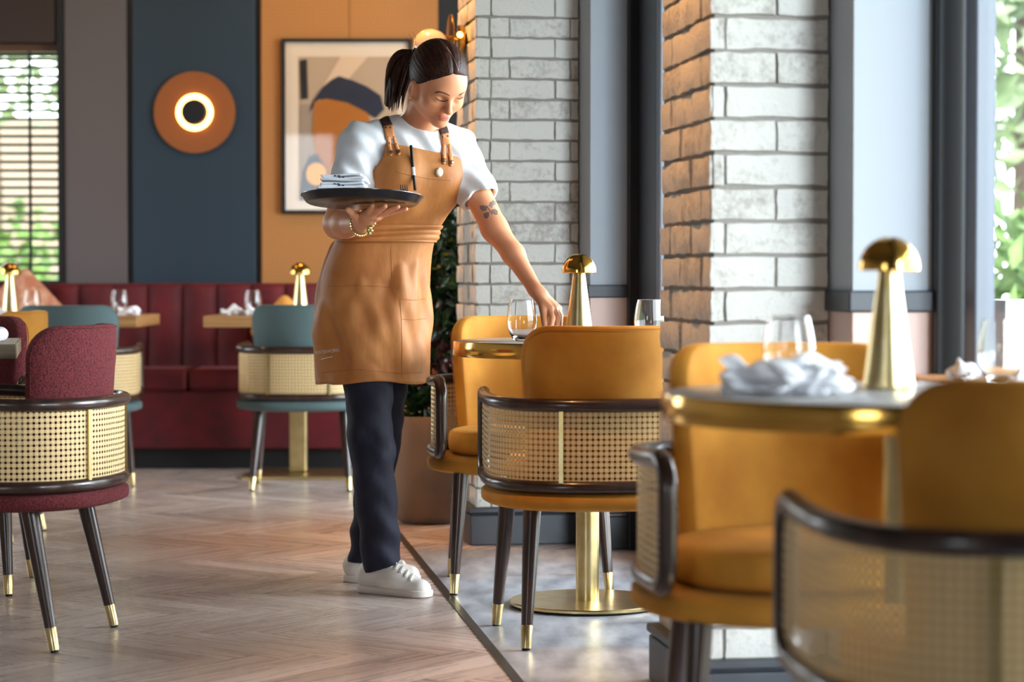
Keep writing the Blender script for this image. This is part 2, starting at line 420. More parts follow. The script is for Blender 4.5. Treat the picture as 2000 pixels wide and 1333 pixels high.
# herringbone parquet
def herringbone():
    W_, N_ = 0.092, 6
    ang = math.atan2(sdir.y, sdir.x) + R(45)
    ca, sa = math.cos(ang), math.sin(ang)
    vs, fs, uvs, sh = [], [], [], []
    g = 0.0006
    def plank(x, y, w, h):
        c = Vector(((x + w / 2) * W_ * ca - (y + h / 2) * W_ * sa - 1.8, (x + w / 2) * W_ * sa + (y + h / 2) * W_ * ca + 5.5, 0))
        if not (-4.9 < c.x < 2.6 and -3.3 < c.y < 12.3): return
        if (c - SA).dot(snor) > 0.5 and c.y < 7.6: return
        n = len(vs); o = random.random() * 50; o2 = random.random() * 50
        for (dx, dy) in ((0, 0), (w, 0), (w, h), (0, h)):
            X = (x + dx) * W_ + (g if dx == 0 else -g); Y = (y + dy) * W_ + (g if dy == 0 else -g)
            vs.append((X * ca - Y * sa - 1.8, X * sa + Y * ca + 5.5, 0))
            uvs.append(((dx if w > h else dy) * W_ + o, (dy if w > h else dx) * W_ + o2))
        fs.append((n, n + 1, n + 2, n + 3)); sh.append(min(1, max(0, random.gauss(0.5, 0.24))))
    for m in range(-12, 13):
        for i in range(-110, 111):
            plank(i + m * 2 * N_, i, N_, 1)
            plank(i + N_ + m * 2 * N_, i - N_ + 1, 1, N_)
    me = bpy.data.meshes.new('floor'); me.from_pydata(vs, [], fs)
    ul = me.uv_layers.new(name='UVMap')
    ul.data.foreach_set('uv', np.array(uvs, dtype=np.float32).ravel())
    at = me.attributes.new('shade', 'FLOAT', 'FACE'); at.data.foreach_set('value', sh)
    me.materials.append(M['plank']); me.materials.append(M['joint'])
    bm = bmesh.new(); bm.from_mesh(me)
    # cut along the brass strip, keep the wood beyond the stone bay
    geom = [f for f in bm.faces]
    bmesh.ops.bisect_plane(bm, geom=list(bm.verts) + list(bm.edges) + list(bm.faces), plane_co=SA, plane_no=snor)
    bmesh.ops.bisect_plane(bm, geom=list(bm.verts) + list(bm.edges) + list(bm.faces), plane_co=Vector((0, 7.86, 0)), plane_no=Vector((0, 1, 0)))
    dead = [f for f in bm.faces if (f.calc_center_median() - SA).dot(snor) > 0 and f.calc_center_median().y < 7.86]
    bmesh.ops.delete(bm, geom=dead, context='FACES')
    q = [bm.verts.new(p) for p in ((-4.8, -3.2, -0.003), (3.0, -3.2, -0.003), (3.0, 12.2, -0.003), (-4.8, 12.2, -0.003))]
    f = bm.faces.new(q); f.material_index = 1
    bm.to_mesh(me); bm.free()
    o = bpy.data.objects.new('floor', me); COL.objects.link(o)
    return o
tag(herringbone(), 'oak herringbone parquet floor', 'floor', kind='structure')
mb = MB()
qa, qb = SA - sdir * 8.6, SA + sdir * ((7.86 - SA.y) / sdir.y)
qc = L((7.86 - L0[1]) / UY, 0.3)
mb.add([(qa.x, qa.y, 0.0005), (2.4, qa.y, 0.0005), (qc.x, 7.86, 0.0005), (qb.x, 7.86, 0.0005)], [(0, 1, 2, 3)])
tag(mb.build('stone_floor', M['stone'], smooth=False), 'grey stone tiled bay beside the windows', 'floor', kind='structure')
mb = MB(); w = 0.024
pts = [SA - sdir * 8.6, SA + sdir * 3.6]
mb.add([p + snor * (w * s) + Vector((0, 0, z)) for z in (0.0002, 0.0022) for p, s in ((pts[0], -.5), (pts[0], .5), (pts[1], .5), (pts[1], -.5))],
       [(0, 3, 2, 1), (4, 5, 6, 7), (0, 1, 5, 4), (1, 2, 6, 5), (2, 3, 7, 6), (3, 0, 4, 7)])
tag(mb.build('trim_1', mat('dark_floor_strip', lin(44, 40, 40), 0.35), smooth=False), 'dark metal strip between parquet and stone', 'floor strip', kind='structure')

mb = MB(); mb.box((-4.8, -3.2, CEIL), (3.2, 12.3, CEIL + 0.1))
tag(mb.build('ceiling', M['ceil'], smooth=False), 'plain ceiling', 'ceiling', kind='structure')
mb = MB()
for lo, hi in (((-4.8, -3.2, 0), (-4.65, 9.0, CEIL)), ((-4.8, 10.8, 0), (-4.65, 12.3, CEIL)), ((-4.8, 9.0, 0), (-4.65, 10.8, 0.75)), ((-4.8, 9.0, 2.45), (-4.65, 10.8, CEIL))): mb.box(lo, hi)
tag(mb.build('wall_left', M['plaster'], smooth=False), 'left wall', 'wall', kind='structure')
mb = MB()
for lo, hi in (((-4.8, -3.2, 0), (3.2, -3.05, 0.7)), ((-4.8, -3.2, 2.6), (3.2, -3.05, CEIL)), ((-4.8, -3.2, 0.7), (-3.5, -3.05, 2.6)), ((-2.0, -3.2, 0.7), (3.2, -3.05, 2.6))): mb.box(lo, hi)
tag(mb.build('wall_front', M['plaster'], smooth=False), 'front wall with wide window', 'wall', kind='structure')

# back wall
BY = 11.72
bx = lambda x: (x - 1000) / FPX * BY
bz = lambda y: px(1000, y, BY).z
mb = MB()
WX1, WZ0, WZ1 = bx(118), 0.86, bz(84)
mb.box((-4.8, BY, 0), (1.2, BY + 0.3, WZ0)); mb.box((-4.8, BY, WZ1), (1.2, BY + 0.3, CEIL)); mb.box((WX1, BY, WZ0), (1.2, BY + 0.3, WZ1)); mb.box((-4.8, BY, WZ0), (-4.0, BY + 0.3, WZ1))
tag(mb.build('wall_back', M['black'], smooth=False), 'back wall behind the banquette', 'wall', kind='structure')
def panel(x0, x1, m, lab, d=0.02, z0=0.0, z1=CEIL, y=BY):
    mb = MB(); mb.box((bx(x0), y - d, z0), (bx(x1), y, z1))
    return tag(mb.build('wall_panel', m, smooth=False, bevel=0.003), lab, 'wall panel', kind='structure')
panel(129, 250, M['mauve'], 'mauve grey painted wall panel beside the blind')
panel(262, 500, M['blue'], 'deep blue wall panel behind the round wall lamp')
panel(512, 683, M['woven'], 'tan woven wall panel left of its seam')
panel(684, 856, M['woven'], 'tan woven wall panel right of its seam')
panel(-150, 112, M['brown'], 'dark brown bulkhead above the blind', z0=WZ1)
def wframe(name, lab, x0, x1, z0, z1, y, t=0.045, d=0.06, m='black'):
    mb = MB(); mb.box((x0, y - d / 2, z0), (x0 + t, y + d / 2, z1)); mb.box((x1 - t, y - d / 2, z0), (x1, y + d / 2, z1))
    mb.box((x0 + t, y - d / 2, z0), (x1 - t, y + d / 2, z0 + t)); mb.box((x0 + t, y - d / 2, z1 - t), (x1 - t, y + d / 2, z1))
    o = tag(mb.build(name, M[m], smooth=False), lab, 'window', kind='structure')
    g = MB(); g.box((x0 + t, y - 0.004, z0 + t), (x1 - t, y + 0.004, z1 - t)); g.build('window_pane', M['pane'], o, smooth=False)
    return o
wframe('window_1', 'window behind the dark venetian blind', -4.0, WX1, WZ0, WZ1, BY + 0.22)
wframe('window_2', 'wide window in the front wall', -3.5, -2.0, 0.7, 2.6, -3.13)
mb = MB(); mb.box((WX1 - 0.004, BY - 0.03, 0.86), (WX1 + 0.026, BY, CEIL))
tag(mb.build('trim_2', M['black'], smooth=False), 'black jamb beside the blind', 'trim', kind='structure')

# venetian blind
bl = empty('venetian_blind', ((-4.0 + WX1) / 2, BY + 0.07, WZ0))
tag(bl, 'dark venetian blind half open in the far left window', 'blind')
sl = MB(); hw = (WX1 + 4.0) / 2 - 0.01; n = 0
z = WZ1 - 0.075
while z > WZ0 + 0.02:
    Mx = Matrix.Translation((0, 0, z - WZ0)) @ Matrix.Rotation(R(-14), 4, 'X')
    sl.box((-hw, -0.022, -0.002), (hw, 0.022, 0.002), Mx); z -= 0.0437
sl.build('slats', M['blindslat'], bl, smooth=False)
hb = MB(); hb.box((-hw, -0.03, WZ1 - WZ0 - 0.04), (hw, 0.03, WZ1 - WZ0 - 0.002)); hb.build('head_rail', mat('brown_rail', lin(92, 58, 42), 0.5), bl, smooth=False)
for x in (bx(57), bx(57) - 0.62):
    t = MB(); xx = x - bl.location.x
    t.box((xx - 0.008, -0.026, 0.01), (xx + 0.008, -0.024, WZ1 - WZ0 - 0.04)); t.build('ladder_tape', M['blindslat'], bl, smooth=False)

# window wall on the right
mb = MB()
segs = [(-8.0, WIN[0][0])] + [(WIN[i][1], WIN[i + 1][0]) for i in range(2)] + [(WIN[2][1], 7.4)]
for a, b in segs: wall_seg(mb, L(a), L(b), 0.15, 0, CEIL)
for a, b in WIN:
    wall_seg(mb, L(a), L(b), 0.15, 0, SILL); wall_seg(mb, L(a), L(b), 0.15, HEAD, CEIL)
tag(mb.build('wall_right', M['charcoal'], smooth=False), 'window wall on the right', 'wall', kind='structure')
def lwin(k, a, b, lab):
    f = MB()
    def bar(s0, s1, v0, v1, z0, z1):
        q = [L(s0, v0), L(s1, v0), L(s1, v1), L(s0, v1)]
        f.add([Vector((p.x, p.y, zz)) for zz in (z0, z1) for p in q], [(0, 3, 2, 1), (4, 5, 6, 7), (0, 1, 5, 4), (1, 2, 6, 5), (2, 3, 7, 6), (3, 0, 4, 7)])
    n = max(1, round((b - a) / 1.6))
    bar(a, b, 0.0, 0.05, SILL, SILL + 0.05); bar(a, b, 0.0, 0.05, HEAD - 0.07, HEAD)
    for i in range(n + 1):
        s = a + (b - a) * i / n
        w0, w1 = (0, 0.08) if i == 0 else ((-0.065, 0) if i == n else (-0.04, 0.04))
        bar(s + w0, s + w1, 0.0, 0.042, SILL, HEAD)
    o = tag(f.build('window_%d' % k, M['frame_grey'], smooth=False, bevel=0.004), lab, 'window', kind='structure')
    g = MB()
    q = [L(a, 0.022), L(b, 0.022), L(b, 0.028), L(a, 0.028)]
    g.add([Vector((p.x, p.y, zz)) for zz in (SILL + 0.05, HEAD - 0.05) for p in q], [(0, 3, 2, 1), (4, 5, 6, 7), (0, 1, 5, 4), (1, 2, 6, 5), (2, 3, 7, 6), (3, 0, 4, 7)])
    g.build('window_pane', M['pane'], o, smooth=False)
lwin(3, WIN[0][0], -0.04, 'grey framed window right of the near brick pillar'); lwin(4, *WIN[1], 'window between the two brick pillars'); lwin(5, *WIN[2], 'window beyond the far brick pillar')

# brick pillars: bricks are modelled one by one inside one mesh
def pillar(corner, far, wide, course, lab, splits):
    """corner = near left corner; side face runs to far; near face runs 'wide' along v"""
    c = Vector((corner[0], corner[1], 0)); f = Vector((far[0], far[1], 0)); ud = (f - c); deep = ud.length; ud.normalize()
    vd = Vector((ud.y, -ud.x, 0))
    vs, fs, sh = [], [], []
    def brick(o, e1, e2, e3, a0, a1, z0, z1, d, s):
        # a box on a face: along e1 from a0 to a1, depth e2, jittered
        n = len(vs); na, nz = max(2, int((a1 - a0) / 0.03)), 3
        pr = random.uniform(-0.004, 0.004)
        rows = []
        for i in range(na + 1):
            for j in range(nz + 1):
                ta, tz = i / na, j / nz
                edge = (i in (0, na)) or (j in (0, nz))
                dd = pr + random.uniform(-0.0015, 0.0015) - (0.003 if edge else 0)
                vs.append(tuple(o + e1 * (a0 + (a1 - a0) * ta + (random.uniform(-.0015, .0015) if edge else 0)) + e3 * (-dd - 0.004) + Vector((0, 0, z0 + (z1 - z0) * tz + (random.uniform(-.002, .002) if edge else 0)))))
        for i in range(na):
            for j in range(nz):
                a = n + i * (nz + 1) + j
                fs.append((a, a + nz + 1, a + nz + 2, a + 1)); sh.append(s)
        # sides back to the mortar
        loop = [(i, 0) for i in range(na)] + [(na, j) for j in range(nz)] + [(i, nz) for i in range(na, 0, -1)] + [(0, j) for j in range(nz, 0, -1)]
        m = len(vs)
        for (i, j) in loop:
            p = Vector(vs[n + i * (nz + 1) + j]); vs.append(tuple(p + e3 * 0.016))
        k = len(loop)
        for t in range(k):
            i, j = loop[t]; i2, j2 = loop[(t + 1) % k]
            fs.append((n + i * (nz + 1) + j, m + t, m + (t + 1) % k, n + i2 * (nz + 1) + j2)); sh.append(s)
    z, k = 0.13, 0
    while z < CEIL:
        g = 0.0065; z1 = min(z + course - g * 1.5, CEIL)
        cuts = [0] + splits[k % 2] + [wide]
        for a0, a1 in zip(cuts[:-1], cuts[1:]):
            brick(c, vd, -ud, ud, a0 + (g / 2 if a0 else -0.004), a1 - g / 2, z, z1, 0, random.random())
        off = 0.1 if k % 2 else 0.205
        x = 0.0
        while x < deep - 0.02:
            x1 = min(deep, x + (off if x == 0 else 0.205))
            brick(c, ud, -vd, vd, x + (g / 2 if x else -0.004), x1 - g / 2, z, z1, 0, random.random()); x = x1
        z += course; k += 1
    nb = len(fs)
    inn = [c + (vd + ud) * 0.006, c + vd * wide + ud * 0.006, f + vd * wide, f + vd * 0.006]
    n = len(vs)
    vs += [(p.x, p.y, zz) for zz in (0, CEIL) for p in inn]
    fs += [(n + a, n + b, n + c_, n + d) for a, b, c_, d in ((0, 3, 2, 1), (4, 5, 6, 7), (0, 1, 5, 4), (1, 2, 6, 5), (2, 3, 7, 6), (3, 0, 4, 7))]; sh += [0] * 6
    me = bpy.data.meshes.new('brick_pillar'); me.from_pydata(vs, [], fs)
    at = me.attributes.new('shade', 'FLOAT', 'FACE'); at.data.foreach_set('value', sh)
    me.materials.append(M['brick']); me.materials.append(M['mortar'])
    me.polygons.foreach_set('material_index', [0] * nb + [1] * 6)
    bm = bmesh.new(); bm.from_mesh(me); bmesh.ops.recalc_face_normals(bm, faces=bm.faces[:]); bm.to_mesh(me); bm.free()
    me.polygons.foreach_set('use_smooth', [True] * nb + [False] * 6); me.set_sharp_from_angle(angle=R(50))
    o = bpy.data.objects.new('brick_pillar', me); COL.objects.link(o)
    tag(o, lab, 'pillar', kind='structure')
    # skirting round the foot
    b = MB()
    def ring(e, z0, z1):
        q = [c - vd * e - ud * e, c + vd * wide - ud * e, f + vd * wide, f - vd * e]
        b.add([(p.x, p.y, zz) for zz in (z0, z1) for p in q], [(0, 3, 2, 1), (4, 5, 6, 7), (0, 1, 5, 4), (1, 2, 6, 5), (2, 3, 7, 6), (3, 0, 4, 7)])
    ring(0.028, 0.0, 0.105); ring(0.034, 0.112, 0.132)
    ring(0.022, 0.104, 0.113)
    b.build('pillar_skirting', M['charcoal'], o, smooth=False, bevel=0.005)
    return c, ud, vd
c1, u1, v1 = pillar((0.418, 4.82), (0.345, 5.33), 0.252, 0.0712, 'near whitewashed brick pillar by the window', [[0.028], [0.137]])
c2, u2, v2 = pillar((-0.122, 8.0), (-0.200, 8.48), 0.36, 0.0712, 'far whitewashed brick pillar behind the woman', [[0.05, 0.275], [0.045, 0.115, 0.33]])

# painted piers between pillar and window, with dado and rail
def pier(c, vd, ud, v0, out, lab):
    o = c + vd * v0 - ud * out
    e = (L0[0] - o.x) * VX + (L0[1] - o.y) * VY        # distance to the window plane
    def bx_(v0_, v1_, u0_, u1_, z0, z1):
        q = [o + vd * v0_ + ud * u0_, o + vd * v1_ + ud * u0_, o + vd * v1_ + ud * u1_, o + vd * v0_ + ud * u1_]
        return MB().add([Vector((p.x, p.y, zz)) for zz in (z0, z1) for p in q], [(0, 3, 2, 1), (4, 5, 6, 7), (0, 1, 5, 4), (1, 2, 6, 5), (2, 3, 7, 6), (3, 0, 4, 7)])
    dp = out + 0.45
    t = tag(bx_(0, e, 0, dp, 0.885, CEIL).build('wall_pier', M['panel_grey'], smooth=False), lab, 'wall', kind='structure')
    bx_(0, e, 0, dp, 0.0, 0.885).build('dado', M['pink'], t, smooth=False)
    bx_(-0.012, e, -0.014, dp, 0.862, 0.906).build('dado_rail', M['charcoal'], t, smooth=False, bevel=0.004)
    b = bx_(-0.02, e, -0.02, dp, 0.0, 0.115); b2 = bx_(-0.026, e, -0.026, dp, 0.122, 0.136); b.add(b2.v, b2.f)
    b.build('skirting', M['charcoal'], t, smooth=False, bevel=0.005)
    j = bx_(e - 0.035, e + 0.03, -0.035, 0.1, 0.0, CEIL)
    j.build('jamb', M['black'], t, smooth=False, bevel=0.004)
pier(c1, v1, u1, 0.254, 0.17, 'pale grey painted pier right of the near brick pillar')
pier(c2, v2, u2, 0.362, 0.20, 'pale grey painted pier right of the far brick pillar')

# wooden window ledge
q = [L(-2.5, -0.15), L(-0.06, -0.15), L(-0.06, 0.0), L(-2.5, 0.0)]
mb = MB().add([Vector((p.x, p.y, zz)) for zz in (0.70, 0.74) for p in q], [(0, 3, 2, 1), (4, 5, 6, 7), (0, 1, 5, 4), (1, 2, 6, 5), (2, 3, 7, 6), (3, 0, 4, 7)])
wlg = tag(mb.build('window_ledge', M['oak'], smooth=False, bevel=0.004), 'oak ledge along the near window', 'window ledge', kind='structure')
for sl_ in (-2.3, -1.2, -0.2):
    g = L(sl_, -0.05); MB().tube([(g.x, g.y, 0.001), (g.x, g.y, 0.70)], 0.016, 12).build('ledge_leg', M['black'], wlg)

# outdoors
mb = MB(); mb.add([(-40, -20, -0.3), (60, -20, -0.3), (60, 60, -0.3), (-40, 60, -0.3)], [(0, 1, 2, 3)])
tag(mb.build('lawn', M['lawn'], smooth=False), 'garden ground outside the windows', 'ground', kind='structure')
def leaves(mb, c, r, n, size, rs=RNG, shell=0.5):
    V, F = [], []
    for i in range(n):
        d = rs.normal(size=3); d /= np.linalg.norm(d); q = (shell + (1 - shell) * rs.rand()) if rs.rand() < 0.8 else rs.rand()
        p = Vector((c[0] + d[0] * r[0] * q, c[1] + d[1] * r[1] * q, c[2] + d[2] * r[2] * q))
        a = Vector(rs.normal(size=3)).normalized(); b = a.cross(Vector(rs.normal(size=3))).normalized(); nn = a.cross(b)
        s = size * (0.6 + 0.8 * rs.rand())
        k = len(V)
        V += [p - a * s, p - a * s * 0.2 + b * s * 0.42 + nn * s * .12, p + a * s, p - a * s * 0.2 - b * s * 0.42 + nn * s * .12]
        F += [(k, k + 1, k + 2), (k, k + 2, k + 3)]
    mb.add(V, F)
def tree(name, lab, x, y, h, r, m, cat='tree', n=900, size=0.16, trunk=True):
    t = empty(name, (x, y, -0.3)); tag(t, lab, cat, 'planting outside the windows')
    f = MB(); leaves(f, (0, 0, h - r[2]), r, n, size); f.build('foliage', M[m], t, smooth=False)
    if trunk: MB().tube([(0, 0, 0), (0.05, 0, h * 0.4), (0, 0, h - r[2] * 0.6)], [0.12, 0.09, 0.04], 8).build('trunk', M['bark'], t)
tree('garden_tree', 'leafy pale tree seen high through the near window', 4.6, 21, 5.4, (1.5, 1.5, 1.7), 'pale_leaf')
tree('garden_shrub', 'bright green shrub seen low through the near window', 3.0, 13.4, 1.75, (0.75, 0.75, 0.95), 'garden_leaf', 'shrub', 900, 0.1, False)
tree('garden_shrub', 'green shrub behind the venetian blind at its right', -4.9, 21, 2.0, (1.2, 0.8, 1.1), 'garden_leaf', 'shrub', 700, 0.13, False)
tree('garden_shrub', 'green shrub behind the venetian blind at its left', -7.2, 22, 2.2, (1.3, 0.8, 1.2), 'pale_leaf', 'shrub', 700, 0.13, False)
tree('garden_tree', 'tall tree seen through the venetian blind', -6.1, 27, 5.4, (1.9, 1.4, 1.3), 'pale_leaf', n=420)
pl = MB(); pl.box((1.55, 7.25, -0.3), (2.3, 7.6, 0.86))
tag(pl.build('planter_box', mat('pale_render', lin(214, 220, 224), 0.7), smooth=False, bevel=0.01), 'pale grey box standing outside the near window', 'planter box')
mb = MB(); mb.box((-16, 30, -0.3), (-2, 31, 3.0))
tag(mb.build('garden_wall', mat('pale_stucco', lin(165, 142, 126), 0.9), smooth=False), 'pale garden wall far behind the blind', 'wall', kind='structure')
# ------------------------------------------------------------------ chairs
def _ring_table():
    n, q = 2.5, []
    for i in range(61):
        th = R(90) * i / 60; sn, c = math.sin(th), math.cos(th)
        r = (abs(sn / 0.283) ** n + abs(c / 0.267) ** n) ** (-1 / n)
        q.append((r * sn, -r * c - 0.02))
    for i in range(1, 31): q.append((0.283 - 0.012 * (i / 30) ** 2, -0.02 + 0.17 * i / 30))
    return np.array(q)
_RT = _ring_table(); _RL = np.concatenate([[0], np.cumsum(np.sqrt((np.diff(_RT, axis=0) ** 2).sum(1)))])
def ring_pt(a, k=1.0):
    """plan of the barrel frame; a = 0 at the back centre, +-1 at the front posts"""
    L_ = abs(a) * _RL[-1]
    x = np.interp(L_, _RL, _RT[:, 0]); y = np.interp(L_, _RL, _RT[:, 1])
    if L_ > _RL[-1]:
        y += L_ - _RL[-1]
    return Vector((math.copysign(x, a) * k, y * k, 0))
def arm_z(a): return 0.616 + 0.013 * max(0, (abs(a) - 0.35) / 0.65) ** 1.6
LOW = 0.4125

def rounded_rect(w, h0, h1, rt, rb, n=8):
    pts = []
    def arc(cx, cy, r, a0, a1):
        for i in range(n + 1):
            a = R(a0 + (a1 - a0) * i / n); pts.append((cx + r * math.cos(a), cy + r * math.sin(a)))
    arc(w - rb, h0 + rb, rb, -90, 0); arc(w - rt, h1 - rt, rt, 0, 90); arc(-w + rt, h1 - rt, rt, 90, 180); arc(-w + rb, h0 + rb, rb, 180, 270)
    out = []
    for i in range(len(pts)):           # even out long edges
        a, b = pts[i], pts[(i + 1) % len(pts)]
        d = math.dist(a, b); k = max(1, int(d / 0.02))
        for j in range(k): out.append((a[0] + (b[0] - a[0]) * j / k, a[1] + (b[1] - a[1]) * j / k))
    return out

def seat_outline(hw, yb, yf, n=72, front=0.8):
    out = []
    for i in range(n):
        a = 2 * PI * i / n; s, c = math.sin(a), math.cos(a)
        p = 2.6
        r = (abs(s) ** p + abs(c) ** p) ** (-1 / p)
        x, y = r * s, r * c
        yy = y * (yf if y > 0 else -yb)
        out.append((x * hw * (1 - (1 - front) * max(0, y) ** 1.5 * 0.5), yy))
    return out

def make_chair(name, fab):
    root = empty(name)
    so = seat_outline(0.296, -0.296, 0.255)
    MB().pillow(so, lambda u, v, h: Vector((u, v, 0.374 + h)), 0.060, p=4).build('seat_base', M[fab], root)
    co = seat_outline(0.232, -0.21, 0.240)
    MB().pillow(co, lambda u, v, h: Vector((u, v, 0.438 + h + 0.006 * (1 - (u / .232) ** 2))), 0.078, p=6).build('seat_cushion', M[fab], root)
    Rb = 0.205
    def bmap(u, v, h):
        t = (v - 0.42) / 0.39
        rr = Rb + h - 0.004 + 0.030 * t
        a = u / Rb
        return Vector((rr * math.sin(a), -rr * math.cos(a) - 0.029, v))
    bo = rounded_rect(0.224, 0.42, 0.812, 0.080, 0.02)
    MB().pillow(bo, bmap, 0.052, p=6).build('backrest', M[fab], root)
    sm_ = MB().tube([bmap(0.965 * u, 0.616 + (v - 0.616) * 0.965, 0.0228) for u, v in bo], 0.0011, 5, closed=True)
    sm_.build('seam', M[fab], root)
    # bent wood frame: one closed loop
    path = []; N = 44
    for i in range(N + 1):
        a = -1 + 2 * i / N; p = ring_pt(a); path.append(Vector((p.x, p.y, arm_z(a))))
    def corner(end):
        pe = ring_pt(end); zt = arm_z(end); zb = LOW
        d = (ring_pt(end) - ring_pt(end * 0.97)).normalized()
        q = []
        for k in range(1, 7):
            a = R(90 * k / 6); q.append(Vector((pe.x + d.x * 0.05 * math.sin(a), pe.y + d.y * 0.05 * math.sin(a), zt - 0.05 * (1 - math.cos(a)))))
        for k in range(1, 5): q.append(Vector((pe.x + d.x * 0.05, pe.y + d.y * 0.05, zt - 0.05 - (zt - zb - 0.10) * k / 5)))
        for k in range(6, 0, -1):
            a = R(90 * k / 6); q.append(Vector((pe.x + d.x * 0.05 * math.sin(a), pe.y + d.y * 0.05 * math.sin(a), zb + 0.05 * (1 - math.cos(a)))))
        return q
    loop = path + corner(1.0)
    for i in range(N + 1):
        a = 1 - 2 * i / N; p = ring_pt(a, 0.985); loop.append(Vector((p.x, p.y, LOW)))
    loop += list(reversed(corner(-1.0)))
    MB().tube(loop, 0.0168, 12, closed=True).build('arm_frame', M['darkwood'], root)
    # cane
    P, UV = [], []; cell = 0.0138; s = 0; prev = None
    NC = 80
    for i in range(NC + 1):
        a = (-1 + 2 * i / NC) * 1.08
        p = ring_pt(a)
        if prev is not None: s += (p - prev).length
        prev = p
        zt = arm_z(min(1, abs(a)))
        row, ru = [], []
        for j in range(5):
            z = LOW + 0.005 + (zt - LOW - 0.01) * j / 4
            row.append(Vector((p.x, p.y, z))); ru.append((s / cell, z / cell))
        P.append(row); UV.append(ru)
    # trim the cane to the rounded front corners
    MB().grid(P, uv=UV).build('cane_panel', M['cane'], root, uvs=True)
    for sg in (-1, 1):
        for a in (0.131 / _RL[-1] * 1.02,):
            p = ring_pt(sg * a, 1.012); q = ring_pt(sg * (a + .01), 1.012); t = (q - p).normalized() * 0.0055; nn = Vector((-t.y, t.x, 0)).normalized() * 0.003
            v = [p + t + nn, p - t + nn, p - t - nn, p + t - nn]
            MB().add([Vector((k.x, k.y, z)) for z in (LOW + 0.008, 0.606) for k in v], [(0, 3, 2, 1), (4, 5, 6, 7), (0, 1, 5, 4), (1, 2, 6, 5), (2, 3, 7, 6), (3, 0, 4, 7)]).build('brass_bar', M['brass'], root, smooth=False)
    for (tx, ty), (bx_, by_) in (((.185, -.135), (.212, -.21)), ((-.185, -.135), (-.212, -.21)), ((.205, .165), (.23, .21)), ((-.205, .165), (-.23, .21))):
        t, b = Vector((tx, ty, 0.352)), Vector((bx_, by_, 0.0))
        d = (b - t); f = lambda q: t + d * q
        lg = MB().tube([f(0), f(0.3), f(0.6), f(0.828)], [0.0232, 0.0205, 0.0172, 0.0148], 16).build('leg', M['darkwood'], root)
        MB().tube([f(0.826), f(0.83), f(0.985)], [0.0148, 0.0154, 0.0130], 16).build('brass_tip', M['brass'], lg)
        MB().tube([f(0.984), f(1.0)], [0.0105, 0.0100], 12).build('glide', M['rubber'], lg)
    return root
CH = {k: make_chair(n, k) for k, n in (('yellow', 'barrel_chair'), ('burgundy', 'barrel_chair'), ('green', 'barrel_chair'))}
used = set()
def place_chair(k, x, y, yaw, lab):
    c = CH[k] if k not in used else copy_tree(CH[k])
    used.add(k)
    c.location = (x, y, 0); c.rotation_euler = (0, 0, R(yaw))
    return tag(c, lab, 'chair', 'cane backed barrel chairs')
place_chair('yellow', 0.215, 5.965, 8.1, 'sharp ochre velvet barrel chair in the middle with its cane back to us')
place_chair('yellow', 0.040, 6.955, -175, 'ochre velvet barrel chair facing us across the table beside the woman')
place_chair('yellow', 0.508, 4.03, -176, 'ochre velvet barrel chair facing us behind the near round table')
place_chair('yellow', 0.668, 3.02, 8, 'blurred ochre velvet barrel chair nearest the camera, cut by the right edge')
place_chair('burgundy', -1.304, 5.946, 79.6, 'burgundy boucle barrel chair with cane back at the left, nearest of the burgundy pair')
place_chair('burgundy', -1.70, 6.92, 180, 'burgundy boucle chair facing us behind the napkin at the left edge')
place_chair('yellow', -1.945, 8.24, 86, 'ochre chair seen from its side, between the burgundy and teal chairs at left')
place_chair('green', -0.92, 10.2, 0, 'teal chair with cane back at the banquette table beside the woman')
place_chair('green', -1.905, 10.0, 3, 'teal chair behind the burgundy and ochre chairs at left')

# ------------------------------------------------------------------ tables
def round_table(x, y, lab, r=0.38):
    t = empty('round_table', (x, y, 0)); tag(t, lab, 'table', 'round brass edged tables')
    MB().lathe([(0.0, 0.742), (r - 0.006, 0.742), (r - 0.006, 0.752), (r - 0.010, 0.754), (0, 0.754)], 96).build('tabletop', M['tabletop'], t)
    MB().lathe([(r - 0.02, 0.711), (r, 0.711), (r + 0.0015, 0.714), (r + 0.0015, 0.750), (r, 0.753), (r - 0.006, 0.753), (r - 0.006, 0.74)], 96).build('brass_rim', M['brass2'], t)
    MB().lathe([(0, 0.742), (r - 0.02, 0.742), (r - 0.02, 0.713), (0, 0.713)], 64).build('underside', M['darkwood'], t)
    MB().lathe([(0.033, 0.017), (0.033, 0.712)], 32).build('pedestal', M['brass'], t)
    MB().lathe([(0, 0.004), (0.216, 0.004), (0.222, 0.008), (0.222, 0.014), (0.219, 0.017), (0, 0.018)], 80).build('base_disc', M['brass'], t)
    MB().lathe([(0, 0.0008), (0.214, 0.0008), (0.214, 0.005), (0, 0.005)], 60).build('floor_pad', M['rubber'], t)
    return t
TA = (0.214, 6.52); TB = (0.615, 3.60)
round_table(*TA, 'round pale stone table with brass edge and pedestal, where the woman reaches')
round_table(*TB, 'near blurred round stone table with thick brass edge and crumpled napkin')
def square_table(x, y, lab, w=0.8, d=0.68, z=0.755, m='oak', leg=True, th=0.052):
    t = empty('square_table', (x, y, 0)); tag(t, lab, 'table', 'square wooden tables')
    b = MB(); b.box((-w / 2, -d / 2, z - th), (w / 2, d / 2, z)); b.build('tabletop', M[m], t, smooth=False, bevel=0.004)
    if leg:
        b = MB(); b.box((-0.04, -0.04, 0.018), (0.04, 0.04, z - th)); b.build('pedestal', M['brass'], t, smooth=False, bevel=0.006)
        b = MB(); b.box((-0.24, -0.24, 0.0008), (0.24, 0.24, 0.018)); b.build('base_plate', M['brass'], t, smooth=False, bevel=0.004)
    return t
square_table(-1.0, 10.78, 'square oak table before the banquette beside the woman')
square_table(-2.10, 10.78, 'square oak table before the banquette at the far left')
